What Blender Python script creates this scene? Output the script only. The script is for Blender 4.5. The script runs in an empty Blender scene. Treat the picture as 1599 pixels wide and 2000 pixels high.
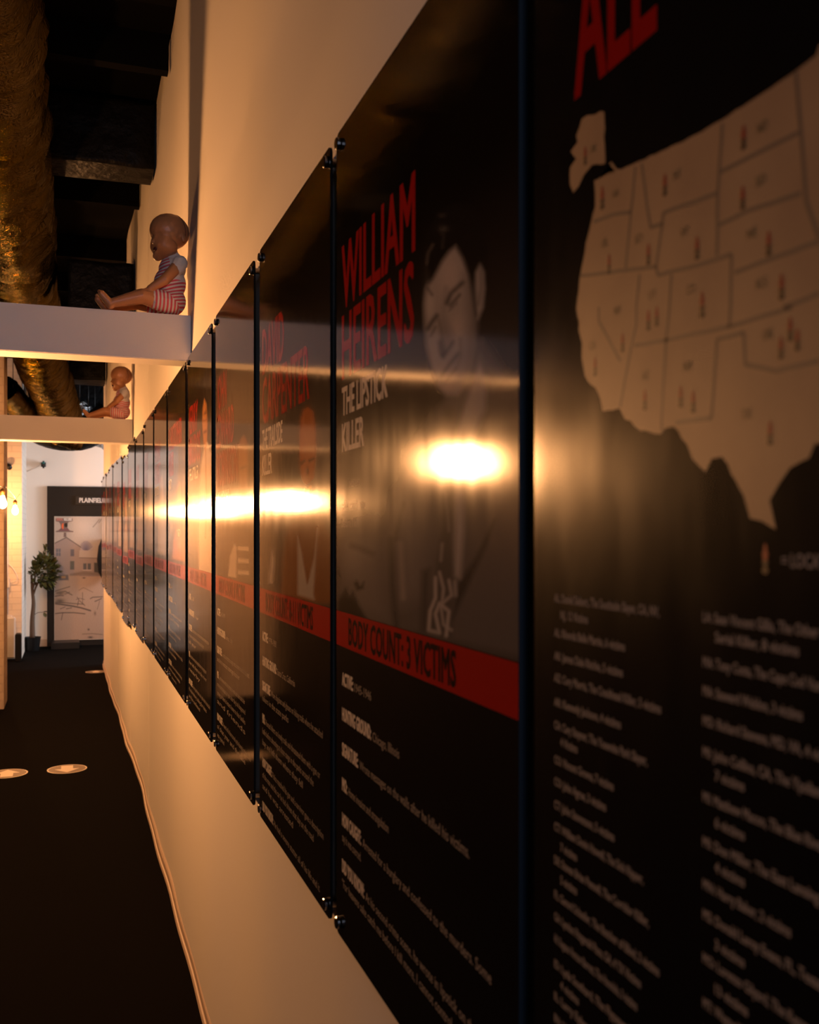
import bpy, bmesh, math, random
import numpy as np
from mathutils import Vector, Matrix, noise
R = math.radians
random.seed(7)
S = bpy.context.scene
COL = S.collection

# ------------------------------------------------------------------ camera, world, light, exposure
EYE = 1.555
F = 1900.0
YAW = math.atan(660.5 / F)
CS, SN = math.cos(YAW), math.sin(YAW)
cam_d = bpy.data.cameras.new('camera')
cam = bpy.data.objects.new('camera', cam_d); COL.objects.link(cam)
cam.location = (0, 0, EYE)
cam.rotation_euler = (R(90), 0, -YAW)
cam_d.sensor_fit = 'VERTICAL'; cam_d.sensor_height = 36.0; cam_d.lens = F / 2000 * 36
cam_d.shift_y = 40 / 2000.0
cam_d.clip_start = 0.02
cam_d.dof.use_dof = True; cam_d.dof.focus_distance = 2.9; cam_d.dof.aperture_fstop = 7.0
S.camera = cam
S.view_settings.view_transform = 'Standard'; S.view_settings.look = 'None'
S.view_settings.gamma = 1.0; S.view_settings.exposure = 0.0
S.cycles.max_bounces = 8; S.cycles.diffuse_bounces = 5; S.cycles.glossy_bounces = 4
S.cycles.sample_clamp_indirect = 6.0
w = bpy.data.worlds.new('world'); S.world = w; w.use_nodes = True
w.node_tree.nodes['Background'].inputs[0].default_value = (0.35, 0.5, 0.8, 1)
w.node_tree.nodes['Background'].inputs[1].default_value = 0.02
BULB = 2300.0
WARM = (1.0, 0.44, 0.15)

def area(name, loc, rot, sx, sy, power, color):
    d = bpy.data.lights.new(name, 'AREA'); d.shape = 'RECTANGLE'; d.size = sx; d.size_y = sy
    d.energy = power; d.color = color
    o = bpy.data.objects.new(name, d); COL.objects.link(o); o.location = loc; o.rotation_euler = rot
    return o
# unseen cool lights behind the camera and at the far end, in added windows
area('unseen_cool_light', (-0.45, -3.80, 2.45), (R(90), 0, 0), 1.0, 1.1, 55, (0.62, 0.74, 1.0))
area('unseen_cool_light', (3.20, 12.75, 2.2), (R(90), 0, R(90)), 1.2, 1.1, 115, (0.80, 0.88, 1.0))

# ------------------------------------------------------------------ helpers
def proj(x, y, z):
    f = x * SN + y * CS
    return 799.5 + F * (x * CS - y * SN) / f, 1040 - F * (z - EYE) / f
def tag(o, label=None, cat=None, group=None, kind=None):
    if label: o['label'] = label
    if cat: o['category'] = cat
    if group: o['group'] = group
    if kind: o['kind'] = kind
    return o
def empty(name, loc, rz=0.0):
    o = bpy.data.objects.new(name, None); COL.objects.link(o); o.empty_display_size = .1
    o.location = loc; o.rotation_euler = (0, 0, rz); return o
def add(name, me, mat=None, parent=None, loc=None):
    o = bpy.data.objects.new(name, me); COL.objects.link(o)
    if mat and not me.materials: me.materials.append(mat)
    if parent: o.parent = parent
    if loc: o.location = loc
    return o
def mesh(name, verts, faces, mats=(), fm=None, smooth=False):
    me = bpy.data.meshes.new(name); me.from_pydata([tuple(v) for v in verts], [], faces)
    for m in mats: me.materials.append(m)
    if fm is not None:
        for p, k in zip(me.polygons, fm): p.material_index = k
    if smooth:
        for p in me.polygons: p.use_smooth = True
    me.update(); return me
def from_bm(name, bm, mat=None, smooth=False):
    me = bpy.data.meshes.new(name); bm.normal_update(); bm.to_mesh(me); bm.free()
    if mat: me.materials.append(mat)
    if smooth:
        for p in me.polygons: p.use_smooth = True
    return me
def bx(bm, x0, x1, y0, y1, z0, z1):
    r = bmesh.ops.create_cube(bm, size=1)['verts']
    bmesh.ops.scale(bm, vec=(x1 - x0, y1 - y0, z1 - z0), verts=r)
    bmesh.ops.translate(bm, vec=((x0 + x1) / 2, (y0 + y1) / 2, (z0 + z1) / 2), verts=r)
    return r
def box(name, x0, x1, y0, y1, z0, z1, mat, parent=None, bevel=0.0):
    bm = bmesh.new(); bx(bm, x0, x1, y0, y1, z0, z1)
    if bevel: bmesh.ops.bevel(bm, geom=bm.edges[:], offset=bevel, segments=2, affect='EDGES')
    return add(name, from_bm(name, bm, mat), None, parent)
def struct(o): o['kind'] = 'structure'; return o
def tube_bm(bm, pts, rad, n=10, cap=True):
    pts = [Vector(p) for p in pts]
    rads = rad if isinstance(rad, (list, tuple)) else [rad] * len(pts)
    rings = []; up = None
    for i, p in enumerate(pts):
        t = (pts[min(i + 1, len(pts) - 1)] - pts[max(i - 1, 0)]).normalized()
        if up is None:
            up = t.orthogonal().normalized()
        up = (up - t * up.dot(t)).normalized(); sd = t.cross(up)
        rings.append([bm.verts.new(p + (up * math.cos(a) + sd * math.sin(a)) * rads[i]) for a in [2 * math.pi * k / n for k in range(n)]])
    for a, b in zip(rings, rings[1:]):
        for k in range(n): bm.faces.new((a[k], a[(k + 1) % n], b[(k + 1) % n], b[k]))
    if cap:
        bm.faces.new(rings[0][::-1]); bm.faces.new(rings[-1])
def tube(name, pts, rad, mat, parent=None, n=10, smooth=True):
    bm = bmesh.new(); tube_bm(bm, pts, rad, n)
    return add(name, from_bm(name, bm, mat, smooth), None, parent)
def curve_pts(ctrl, n):
    out = []; c = [Vector(p) for p in ctrl]; c = [c[0] * 2 - c[1]] + c + [c[-1] * 2 - c[-2]]
    for i in range(1, len(c) - 2):
        for k in range(n):
            t = k / n
            out.append(0.5 * ((2 * c[i]) + (-c[i-1] + c[i+1]) * t + (2*c[i-1] - 5*c[i] + 4*c[i+1] - c[i+2]) * t*t + (-c[i-1] + 3*c[i] - 3*c[i+1] + c[i+2]) * t**3))
    out.append(c[-2]); return out

# ------------------------------------------------------------------ materials
def mat(name, color, rough=0.6, metal=0.0, bump=None, emit=None, vcol=False, spec=0.5, mottle=None):
    m = bpy.data.materials.new(name); m.use_nodes = True
    nt = m.node_tree; b = nt.nodes['Principled BSDF']
    b.inputs['Base Color'].default_value = (*color, 1); b.inputs['Roughness'].default_value = rough
    b.inputs['Metallic'].default_value = metal; b.inputs['Specular IOR Level'].default_value = spec
    if bump or mottle:
        tc = nt.nodes.new('ShaderNodeTexCoord')
    if bump:
        sc, st, dist = bump
        n = nt.nodes.new('ShaderNodeTexNoise'); n.inputs['Scale'].default_value = sc; n.inputs['Detail'].default_value = 4
        nt.links.new(tc.outputs['Object'], n.inputs['Vector'])
        bp = nt.nodes.new('ShaderNodeBump'); bp.inputs['Strength'].default_value = st; bp.inputs['Distance'].default_value = dist
        nt.links.new(n.outputs['Fac'], bp.inputs['Height']); nt.links.new(bp.outputs['Normal'], b.inputs['Normal'])
    if mottle:
        sc, c2 = mottle
        n = nt.nodes.new('ShaderNodeTexNoise'); n.inputs['Scale'].default_value = sc; n.inputs['Detail'].default_value = 6
        nt.links.new(tc.outputs['Object'], n.inputs['Vector'])
        r = nt.nodes.new('ShaderNodeValToRGB'); r.color_ramp.elements[0].position = .35; r.color_ramp.elements[1].position = .65
        r.color_ramp.elements[0].color = (*color, 1); r.color_ramp.elements[1].color = (*c2, 1)
        nt.links.new(n.outputs['Fac'], r.inputs['Fac']); nt.links.new(r.outputs['Color'], b.inputs['Base Color'])
    if emit:
        b.inputs['Emission Color'].default_value = (*emit[0], 1); b.inputs['Emission Strength'].default_value = emit[1]
    if vcol:
        a = nt.nodes.new('ShaderNodeAttribute'); a.attribute_name = 'print'
        nt.links.new(a.outputs['Color'], b.inputs['Base Color'])
    return m
PR = 0.088      # gloss of the acrylic faces
def gloss(name, color, vcol=False, rough=1.0):
    """printed acrylic: a clear glossy face with fine smears over a print"""
    m = mat(name, color, PR, vcol=vcol, bump=(3.0, 0.05, 0.01))
    nt = m.node_tree; b = nt.nodes['Principled BSDF']
    tc = nt.nodes.new('ShaderNodeTexCoord'); mp = nt.nodes.new('ShaderNodeMapping'); mp.inputs['Scale'].default_value = (30, 30, 9)
    n = nt.nodes.new('ShaderNodeTexNoise'); n.inputs['Scale'].default_value = 1.0; n.inputs['Detail'].default_value = 5
    mr = nt.nodes.new('ShaderNodeMapRange'); mr.inputs['From Min'].default_value = .35; mr.inputs['From Max'].default_value = .7
    mr.inputs['To Min'].default_value = PR * .98 * rough; mr.inputs['To Max'].default_value = PR * 1.2 * rough
    nt.links.new(tc.outputs['Object'], mp.inputs[0]); nt.links.new(mp.outputs[0], n.inputs['Vector']); nt.links.new(n.outputs['Fac'], mr.inputs['Value']); nt.links.new(mr.outputs[0], b.inputs['Roughness'])
    b.inputs['Coat Weight'].default_value = 0.0; b.inputs['Coat Roughness'].default_value = 0.34
    return m
M = {}
M['wall'] = mat('white_wall_paint', (.80, .73, .65), .75, bump=(180, .12, .002))
M['beam'] = mat('white_beam_paint', (.78, .73, .70), .7, bump=(160, .1, .002))
M['ceiling'] = mat('black_ceiling_paint', (.0022, .0020, .0020), .95, spec=.05)
M['darkwall'] = mat('dark_brown_wall_paint', (.013, .009, .006), .85, spec=.1, bump=(60, .2, .004))
M['floor'] = mat('black_carpet', (.0045, .0034, .0028), 1.0, bump=(900, .5, .003), spec=.03)
M['base'] = mat('baseboard_paint', (.56, .42, .31), .5)
M['board'] = gloss('black_acrylic', (.006, .006, .007))
M['mapboard'] = gloss('black_map_acrylic', (.006, .006, .007), rough=1.85)
M['edgedark'] = mat('black_panel_edge', (.004, .004, .004), .8, spec=.05)
M['edge'] = mat('acrylic_edge_cool_lit', (.008, .013, .019), .45, spec=.25)  # blue cast of the cool light is put into this edge colour
M['red'] = gloss('red_print', (.42, .012, .007))
M['redband'] = gloss('red_band_print', (.42, .014, .006))
M['cream'] = gloss('cream_print', (.88, .78, .68))
M['grey'] = gloss('grey_print', (.48, .41, .35))
M['dark'] = gloss('dark_print', (.03, .010, .008))
M['photo'] = gloss('photo_print', (.1, .1, .1), vcol=True)
M['land'] = mat('map_paper_print', (.52, .34, .19), .5, mottle=(14, (.44, .28, .16)))
M['line'] = mat('map_line_print', (.23, .17, .12), .5)
M['pin'] = mat('map_pin_red', (.36, .008, .008), .5)
M['pindark'] = mat('map_pin_dark', (.03, .012, .010), .5)
M['abbr'] = mat('map_letter_green', (.22, .18, .10), .5)
M['metal'] = mat('dark_chrome', (.30, .28, .27), .22, 1.0)
M['brass'] = mat('aged_brass', (.55, .33, .12), .35, 1.0)
M['foil'] = mat('foil_wrap', (.085, .072, .050), .11, 1.0, bump=(95, .8, .008))
M['foil'].node_tree.nodes['Principled BSDF'].inputs['Specular Tint'].default_value = (.42, .38, .30, 1)
M['foilblack'] = mat('black_duct_wrap', (.004, .004, .0045), .45, 0.0, bump=(18, .8, .02), spec=.08)
M['foilblue'] = mat('silver_foil_wrap', (.55, .58, .62), .2, 1.0, bump=(22, 1.0, .03))
M['darkpaint'] = mat('black_paint', (.008, .0055, .004), .55, spec=.25)
M['black'] = mat('black_plastic', (.005, .005, .0055), .45, spec=.3)
M['white_plastic'] = mat('white_plastic', (.62, .58, .52), .5)
M['skin'] = mat('doll_vinyl', (.47, .205, .085), .42, bump=(90, .05, .002))
M['mouth'] = mat('doll_mouth', (.10, .02, .015), .5)
M['leaf'] = mat('leaf_green', (.045, .055, .012), .4, mottle=(9, (.09, .075, .016)))
M['bark'] = mat('bark', (.10, .06, .035), .8, bump=(60, .5, .01))
M['stkgrey'] = mat('sticker_grey', (.20, .13, .07), .5)
M['stkwhite'] = mat('sticker_white', (.75, .62, .50), .5)
M['poster'] = mat('poster_print', (.3, .3, .3), .4, vcol=True)
M['sign'] = mat('sign_letter', (.62, .58, .54), .5)
M['signred'] = mat('sign_letter_red', (.45, .16, .13), .5)
M['orange'] = mat('logo_orange', (.75, .12, .03), .5)
M['glasslens'] = mat('camera_lens', (.01, .10, .09), .08)
M['bulb_far'] = mat('glowing_bulb_dim', (1, .6, .3), .3, emit=(WARM, BULB * .5))
M['bulb'] = mat('glowing_bulb', (1, .6, .3), .3, emit=(WARM, BULB))
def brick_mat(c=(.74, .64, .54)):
    m = mat('white_painted_brick', (.72, .62, .52), .7)
    nt = m.node_tree; b = nt.nodes['Principled BSDF']
    tc = nt.nodes.new('ShaderNodeTexCoord'); sp = nt.nodes.new('ShaderNodeSeparateXYZ'); cb = nt.nodes.new('ShaderNodeCombineXYZ')
    ad = nt.nodes.new('ShaderNodeMath'); ad.operation = 'ADD'
    nt.links.new(tc.outputs['Object'], sp.inputs[0]); nt.links.new(sp.outputs['X'], ad.inputs[0]); nt.links.new(sp.outputs['Y'], ad.inputs[1])
    nt.links.new(ad.outputs[0], cb.inputs['X']); nt.links.new(sp.outputs['Z'], cb.inputs['Y'])
    br = nt.nodes.new('ShaderNodeTexBrick'); br.inputs['Scale'].default_value = 1.0
    br.inputs['Brick Width'].default_value = .22; br.inputs['Row Height'].default_value = .075; br.inputs['Mortar Size'].default_value = .006
    br.inputs['Color1'].default_value = (*c, 1); br.inputs['Color2'].default_value = (*[q * .95 for q in c], 1); br.inputs['Mortar'].default_value = (*[q * .86 for q in c], 1)
    nt.links.new(cb.outputs[0], br.inputs['Vector']); nt.links.new(br.outputs['Color'], b.inputs['Base Color'])
    n = nt.nodes.new('ShaderNodeTexNoise'); n.inputs['Scale'].default_value = 9; nt.links.new(tc.outputs['Object'], n.inputs['Vector'])
    mx = nt.nodes.new('ShaderNodeMath'); mx.operation = 'SUBTRACT'; nt.links.new(n.outputs['Fac'], mx.inputs[0]); nt.links.new(br.outputs['Fac'], mx.inputs[1])
    bp = nt.nodes.new('ShaderNodeBump'); bp.inputs['Strength'].default_value = .45; bp.inputs['Distance'].default_value = .010
    nt.links.new(mx.outputs[0], bp.inputs['Height']); nt.links.new(bp.outputs['Normal'], b.inputs['Normal'])
    return m
M['brick'] = brick_mat()
M['brickdim'] = brick_mat((.42, .32, .23)); M['brickdim'].name = 'dimmed_white_brick'  # white brick darkened in colour to weaken its reflection in the panels

# ------------------------------------------------------------------ the corridor shell
H = 3.75
def sm(t): t = max(0.0, min(1.0, t)); return t * t * (3 - 2 * t)
def wx(y): return 0.410 - 0.05 * sm((y - 5.5) / 6.5)           # the long wall bows a little inward
def wave(y, z):
    return .0035 * math.sin(y * 3.1 + .4) + .0025 * math.sin(y * 7.3 + 1.2) + .0012 * math.sin(y * 1.3 + z * .6)
YE = 12.0
cuts = [-4.2, 5.6, 7.2, 8.8, 10.4, 12.0]
for si, (ya, yb_) in enumerate(zip(cuts, cuts[1:])):
    ny = int((yb_ - ya) * 16); nz = 12; V = []; Fc = []
    for j in range(nz + 1):
        for i in range(ny + 1):
            y = ya + (yb_ - ya) * i / ny; z = H * j / nz
            V.append((wx(y) + wave(y, z), y, z))
    for j in range(nz):
        for i in range(ny):
            a = j * (ny + 1) + i; Fc.append((a, a + ny + 1, a + ny + 2, a + 1))
    n0 = len(V)
    for j in (0, nz):
        for i in (0, ny): V.append((0.56, ya + (yb_ - ya) * i / ny, H * j / nz))
    Fc.append((ny, *[j * (ny + 1) + ny for j in range(1, nz + 1)], n0 + 3, n0 + 1)); Fc.append((n0, n0 + 1, n0 + 3, n0 + 2))
    ww = struct(add('wall_right', mesh('wall_right', V, Fc, [M['wall']], smooth=True)))
    for p in ww.data.polygons[-2:]: p.use_smooth = False
struct(box('floor', -2.2, 4.2, -4.2, 14.4, -0.1, 0.0, M['floor']))
struct(box('ceiling', -2.2, 4.2, -4.2, 14.4, H, H + .1, M['ceiling']))
struct(box('wall_far', -2.2, 4.2, 14.2, 14.4, 0, H, M['wall']))
struct(box('wall_left', -1.25, -1.05, -4.2, 9.26, 0, H, M['darkwall']))
def wall_with_hole(name, axis, c0, c1, a0, a1, h0, h1, z0, z1, m):
    bm = bmesh.new()
    def b(u0, u1, zz0, zz1):
        if axis == 'y': bx(bm, u0, u1, c0, c1, zz0, zz1)
        else: bx(bm, c0, c1, u0, u1, zz0, zz1)
    b(a0, h0, 0, H); b(h1, a1, 0, H); b(h0, h1, 0, z0); b(h0, h1, z1, H)
    return struct(add(name, from_bm(name, bm, m)))
wall_with_hole('wall_near', 'y', -4.2, -4.0, -1.05, 0.41, -.95, .05, 1.9, 3.0, M['wall'])
wall_with_hole('wall_side', 'x', 3.3, 3.5, 12.0, 14.2, 11.8 + .3, 13.6, 1.6, 2.8, M['wall'])
struct(box('wall_return', 0.56, 3.5, 11.85, 12.0, 0, H, M['wall']))
def window(name, axis, c, a0, a1, z0, z1):
    bm = bmesh.new(); t = .04
    for (u0, u1, q0, q1) in ((a0, a1, z0, z0 + t), (a0, a1, z1 - t, z1), (a0, a0 + t, z0, z1), (a1 - t, a1, z0, z1), ((a0 + a1) / 2 - t / 2, (a0 + a1) / 2 + t / 2, z0, z1)):
        if axis == 'y': bx(bm, u0, u1, c - .03, c + .03, q0, q1)
        else: bx(bm, c - .03, c + .03, u0, u1, q0, q1)
    struct(add(name, from_bm(name, bm, M['white_plastic'])))
window('added_window_1', 'y', -4.1, -.95, .05, 1.9, 3.0)  # unseen window frame, added to hold the cool light behind the camera
window('added_window_2', 'x', 3.4, 12.1, 13.6, 1.6, 2.8)  # unseen frame added around the cool light at the far right
# brick piers on the left
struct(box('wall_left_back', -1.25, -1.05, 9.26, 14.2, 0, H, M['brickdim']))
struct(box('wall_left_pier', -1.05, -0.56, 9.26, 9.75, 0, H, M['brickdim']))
struct(box('wall_left_corner', -1.05, -0.575, 12.9, 14.2, 0, H, M['brick']))
# baseboards
V = []; Fc = []; prof = [(0.0, .050), (-.004, .050), (-.008, .045), (-.008, .018), (-.013, .015), (-.016, .008), (-.016, 0.0), (0, 0)]
N = 120
for i in range(N + 1):
    y = -4.0 + 16.0 * i / N
    for (dx, z) in prof: V.append((wx(y) + wave(y, .05) + dx + .004 * math.sin(y * 2.3) * (dx < -.001), y, z))
k = len(prof)
for i in range(N):
    for j in range(k - 1): Fc.append((i * k + j, i * k + j + 1, (i + 1) * k + j + 1, (i + 1) * k + j))
Fc.append(tuple(N * k + j for j in range(k)))
struct(add('baseboard_right', mesh('baseboard_right', V, Fc, [M['base']])))
bm = bmesh.new(); bx(bm, -.575, -.305, 14.175, 14.2, 0, .095); bx(bm, .68, 3.3, 14.175, 14.2, 0, .095); bx(bm, -.22, .68, 14.175, 14.2, 0, .072)
struct(add('baseboard_far', from_bm('baseboard_far', bm, M['base'])))

# the two white cross beams with their trim
for yb in (3.56, 6.96):
    xr = wx(yb)
    b = struct(box('ceiling_beam', -1.05, xr - .004, yb, yb + .12, 2.17, 2.334, M['beam']))
    tr = box('beam_trim', -1.05, xr - .004, yb - .006, yb + .001, 2.172, 2.200, M['beam'], b)
# blackened joists and duct boxes under the ceiling
for y in (2.2, 3.3, 4.4, 6.3, 7.6, 8.7, 9.8, 12.2, 13.3):
    struct(box('ceiling_joist', -1.05, wx(y) - .004 if y < 12 else 3.3, y, y + .06, H - .16, H, M['ceiling']))
def wrapped_box(name, x0, x1, y0, y1, z0, z1, m, label):
    bm = bmesh.new(); bx(bm, x0, x1, y0, y1, z0, z1)
    bmesh.ops.subdivide_edges(bm, edges=bm.edges[:], cuts=14, use_grid_fill=True)
    for v in bm.verts:
        d = noise.noise(v.co * 9) * .012; v.co.y += d; v.co.z += noise.noise(v.co * 7 + Vector((5, 1, 2))) * .010
    o = add(name, from_bm(name, bm, m, True)); return tag(o, label, 'duct')
wrapped_box('air_duct', -1.03, wx(5.2) - .012, 5.08, 5.34, 3.40, H - .02, M['foilblack'], 'black rectangular air duct crossing below the ceiling, nearest of the crossing ducts')
wrapped_box('air_duct', -.02, wx(6.75) - .012, 6.72, 7.1, 2.86, 3.34, M['foilblack'], 'black wrapped duct box behind the seated doll on the nearer beam')
wrapped_box('air_duct', -.02, wx(10.9) - .02, 10.75, 11.2, 3.16, 3.60, M['foilblack'], 'black wrapped duct box above the farther doll')

wrapped_box('air_duct', -.46, 3.0, 13.35, 13.9, 2.90, H - .02, M['foilblack'], 'wide black duct box across the far end, hiding the top of the white wall')
def crumple(name, ctrl, rad, m, label, n=56, steps=26, seed=0.0, cat='duct', amp=1.0):
    pts = curve_pts(ctrl, steps); V = []; Fc = []
    up = Vector((0, 0, 1)); L = 0.0
    for i, p in enumerate(pts):
        t = (pts[min(i + 1, len(pts) - 1)] - pts[max(i - 1, 0)]).normalized()
        if i: L += (p - pts[i - 1]).length
        u = (up - t * up.dot(t)).normalized(); s = t.cross(u)
        for k in range(n):
            a = 2 * math.pi * k / n
            q = Vector((math.cos(a) * 1.6, math.sin(a) * 1.6, L * 5 + seed))
            fold = abs(noise.noise(Vector((math.cos(a) * .9 + seed, math.sin(a) * .9, L * 26)))) 
            r = rad * (1 + amp * (.085 * noise.noise(q) + .05 * math.sin(L * 62 + 1.8 * math.sin(a + L * 3)) * (.5 + noise.noise(q * 1.7)) - .10 * fold))
            sag = -.06 * rad * max(0, -math.cos(a))
            V.append(p + (u * math.cos(a) + s * math.sin(a)) * r + Vector((0, 0, sag)))
    for i in range(len(pts) - 1):
        for k in range(n): Fc.append((i * n + k, i * n + (k + 1) % n, (i + 1) * n + (k + 1) % n, (i + 1) * n + k))
    o = tag(add(name, mesh(name, V, Fc, [m], smooth=True)), label, cat)
    for fr_ in (.12, .45, .8):
        p = pts[int(len(pts) * fr_)]
        tube('hanger_strap', [(p.x, p.y, p.z + rad * .8), (p.x, p.y, H)], .004, M['black'], o, 6)
    return o
crumple('flexible_duct', [(-.31, .6, 3.26), (-.31, 3, 3.27), (-.31, 5.5, 3.25), (-.31, 8.0, 3.26), (-.27, 9.6, 3.16), (-.17, 10.6, 2.97), (-.10, 11.2, 2.72)], .225, M['foil'],
        'large crumpled foil-wrapped flexible duct running along the ceiling', steps=60, n=64)
crumple('flexible_duct', [(-.62, 10.4, 2.98), (-.42, 10.9, 2.78), (-.15, 11.35, 2.66), (.08, 11.5, 2.60)], .13, M['foil'], 'smaller crumpled duct branch joining the big foil duct at its far bend', steps=26, n=40, seed=4)
crumple('flexible_duct', [(-.60, 12.5, 3.1), (-.50, 12.55, 2.92), (-.25, 12.6, 2.78), (0.02, 12.6, 2.755), (.2, 12.6, 2.80), (.45, 12.6, 3.0)], .19, M['foilblack'], 'smooth black duct sagging in front of the far white wall', steps=16, n=40, seed=9, amp=.3)
crumple('flexible_duct', [(.05, 13.1, 3.15), (.22, 13.1, 2.95), (.42, 13.1, 2.80), (.75, 13.1, 2.72)], .17, M['foilblue'], 'silver foil duct catching blue light beside the far end of the wall', steps=16, n=40, seed=13)

# ------------------------------------------------------------------ painting of printed pictures
def seg_dist(X, Y, p, q):
    dx, dy = q[0] - p[0], q[1] - p[1]; L2 = dx * dx + dy * dy + 1e-9
    t = np.clip(((X - p[0]) * dx + (Y - p[1]) * dy) / L2, 0, 1)
    return np.hypot(X - p[0] - t * dx, Y - p[1] - t * dy)
def poly_alpha(X, Y, pts, soft):
    ins = np.zeros(X.shape, bool); d = np.full(X.shape, 1e9)
    n = len(pts)
    for i in range(n):
        p, q = pts[i], pts[(i + 1) % n]
        d = np.minimum(d, seg_dist(X, Y, p, q))
        if p[1] != q[1]:
            c = ((p[1] > Y) != (q[1] > Y)) & (X < (q[0] - p[0]) * (Y - p[1]) / (q[1] - p[1]) + p[0]); ins ^= c
    return np.clip(np.where(ins, d, -d) / soft * .5 + .5, 0, 1)
def paint(C, X, Y, layers):
    for L in layers:
        if L[0] == 'p': _, pts, col, soft = L[:4]; a = poly_alpha(X, Y, pts, soft)
        elif L[0] == 'l':
            _, pts, wd, col, soft = L[:5]; d = np.full(X.shape, 1e9)
            for p, q in zip(pts, pts[1:]): d = np.minimum(d, seg_dist(X, Y, p, q))
            a = np.clip((wd / 2 - d) / soft * .5 + .5, 0, 1)
        else:
            _, cx, cy, rx, ry, col, pw = L; a = np.exp(-(((X - cx) / rx) ** 2 + ((Y - cy) / ry) ** 2) ** pw)
        C[:] = C * (1 - a[..., None]) + np.array(col) * a[..., None]
def picture(name, P3, nu, nv, base, layers, m, noise_amp=.0, local=None):
    """P3: world corner, u vector, v vector. Vertices carry the colour of the print."""
    o, du, dv = [np.array(t, float) for t in P3]
    U, W_ = np.meshgrid(np.linspace(0, 1, nu), np.linspace(0, 1, nv))
    P = o + U[..., None] * du + W_[..., None] * dv
    f = P[..., 0] * SN + P[..., 1] * CS
    X = 799.5 + F * (P[..., 0] * CS - P[..., 1] * SN) / f; Y = 1040 - F * (P[..., 2] - EYE) / f
    C = base(U, W_, X, Y); paint(C, X, Y, layers)
    if noise_amp:
        rs = np.random.RandomState(3); C *= 1 + noise_amp * (rs.rand(*X.shape)[..., None] - .5)
    L = P - np.array(local if local is not None else (0, 0, 0))
    idx = np.arange(nu * nv).reshape(nv, nu)
    Fq = np.stack([idx[:-1, :-1], idx[:-1, 1:], idx[1:, 1:], idx[1:, :-1]], -1).reshape(-1, 4)
    me = bpy.data.meshes.new(name); me.from_pydata(L.reshape(-1, 3).tolist(), [], Fq.tolist())
    at = me.color_attributes.new('print', 'FLOAT_COLOR', 'POINT')
    buf = np.ones((nu * nv, 4), np.float32); buf[:, :3] = np.clip(C.reshape(-1, 3), .003, 1); at.data.foreach_set('color', buf.ravel())
    me.materials.append(m); return me

# ------------------------------------------------------------------ lettering
_tc = {}
def glyphs(txt, bold):
    key = (txt, bold)
    if key not in _tc:
        c = bpy.data.curves.new('t', 'FONT'); c.body = txt; c.size = 1; c.resolution_u = 2
        o = bpy.data.objects.new('t', c); COL.objects.link(o)
        dg = bpy.context.evaluated_depsgraph_get(); dg.update()
        me = bpy.data.meshes.new_from_object(o.evaluated_get(dg))
        vs = np.array([v.co[:2] for v in me.vertices]) if me.vertices else np.zeros((0, 2))
        fs = [tuple(p.vertices) for p in me.polygons]
        bpy.data.objects.remove(o); bpy.data.curves.remove(c); bpy.data.meshes.remove(me)
        _tc[key] = (vs, fs)
    return _tc[key]
CAPH = None
def text_geo(items):
    """items: (text, u, v, cap, width or None, xscale, bold) -> verts (u,v), faces"""
    global CAPH
    if CAPH is None: CAPH = glyphs('H', 0)[0][:, 1].max()
    V = []; Fs = []
    for (t, u, v, cap, width, xs, bold) in items:
        vs, fs = glyphs(t, 0)
        if not len(vs): continue
        s = cap / CAPH; x0 = vs[:, 0].min()
        sx = (width / (vs[:, 0].max() - x0)) if width else s * xs
        for ci, (ox, oy) in enumerate(((-1, -.5), (-1, .5), (1, -.5), (1, .5), (0, 0)) if bold > .009 else ((0, 0),)):
            b = len(V); q = bold * (2.0 if cap > .05 else 3.0)
            V += [(u + (p[0] - x0 + ox * q) * sx, v + (p[1] + oy * q) * s, ci * .00002) for p in vs]
            Fs += [tuple(i + b for i in f) for f in fs]
    return V, Fs

# ------------------------------------------------------------------ the row of display panels
PZ0, PH, PD = 0.945, 1.218, 0.384
def yz(px, py, D=PD):
    y = F * D / CS ** 2 / (px - 139) - D * SN / CS
    return y, EYE + (1040 - py) * (D * SN + y * CS) / F
def panel_mesh(Wd, t, r=.012):
    bm = bmesh.new(); pts = []
    for (cx, cy, a0) in ((Wd/2 - r, PH - r, 0), (-Wd/2 + r, PH - r, 90), (-Wd/2 + r, r, 180), (Wd/2 - r, r, 270)):
        for k in range(5): a = R(a0 + 22.5 * k); pts.append((cx + r * math.cos(a), cy + r * math.sin(a)))
    fr = [bm.verts.new((-t, -u, v)) for u, v in pts]; bk = [bm.verts.new((0, -u, v)) for u, v in pts]
    f = bm.faces.new(fr); bm.faces.new(bk[::-1]); n = len(pts)
    for i in range(n):
        e = bm.faces.new((fr[i], bk[i], bk[(i + 1) % n], fr[(i + 1) % n])); e.material_index = 1
    bmesh.ops.recalc_face_normals(bm, faces=bm.faces[:])
    me = from_bm('board', bm); me.materials.append(M['mapboard'] if Wd > 1 else M['board']); me.materials.append(M['edge'] if t > .005 else M['edgedark']); return me
def flat(name, geo, t, lift, mats, fm=None):
    V, Fs = geo
    return mesh(name, [(-t - lift - (q[2] if len(q) > 2 else 0), -q[0], q[1]) for q in V], Fs, mats, fm)
def standoff_mesh(back):
    bm = bmesh.new()
    def cyl(x0, x1, r, n=16):
        tube_bm(bm, [(x0, 0, 0), (x1, 0, 0)], r, n)
    cyl(back, -.004, .0065); 
    me = from_bm('barrel', bm, M['metal'], False)
    bm = bmesh.new()
    tube_bm(bm, [(0, 0, 0), (-.0015, 0, 0), (-.0055, 0, 0), (-.007, 0, 0)], [.0085, .0095, .0095, .008], 18)
    cap = from_bm('cap', bm, M['metal'], False)
    return me, cap
SO_B, SO_C = standoff_mesh(.030)
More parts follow.
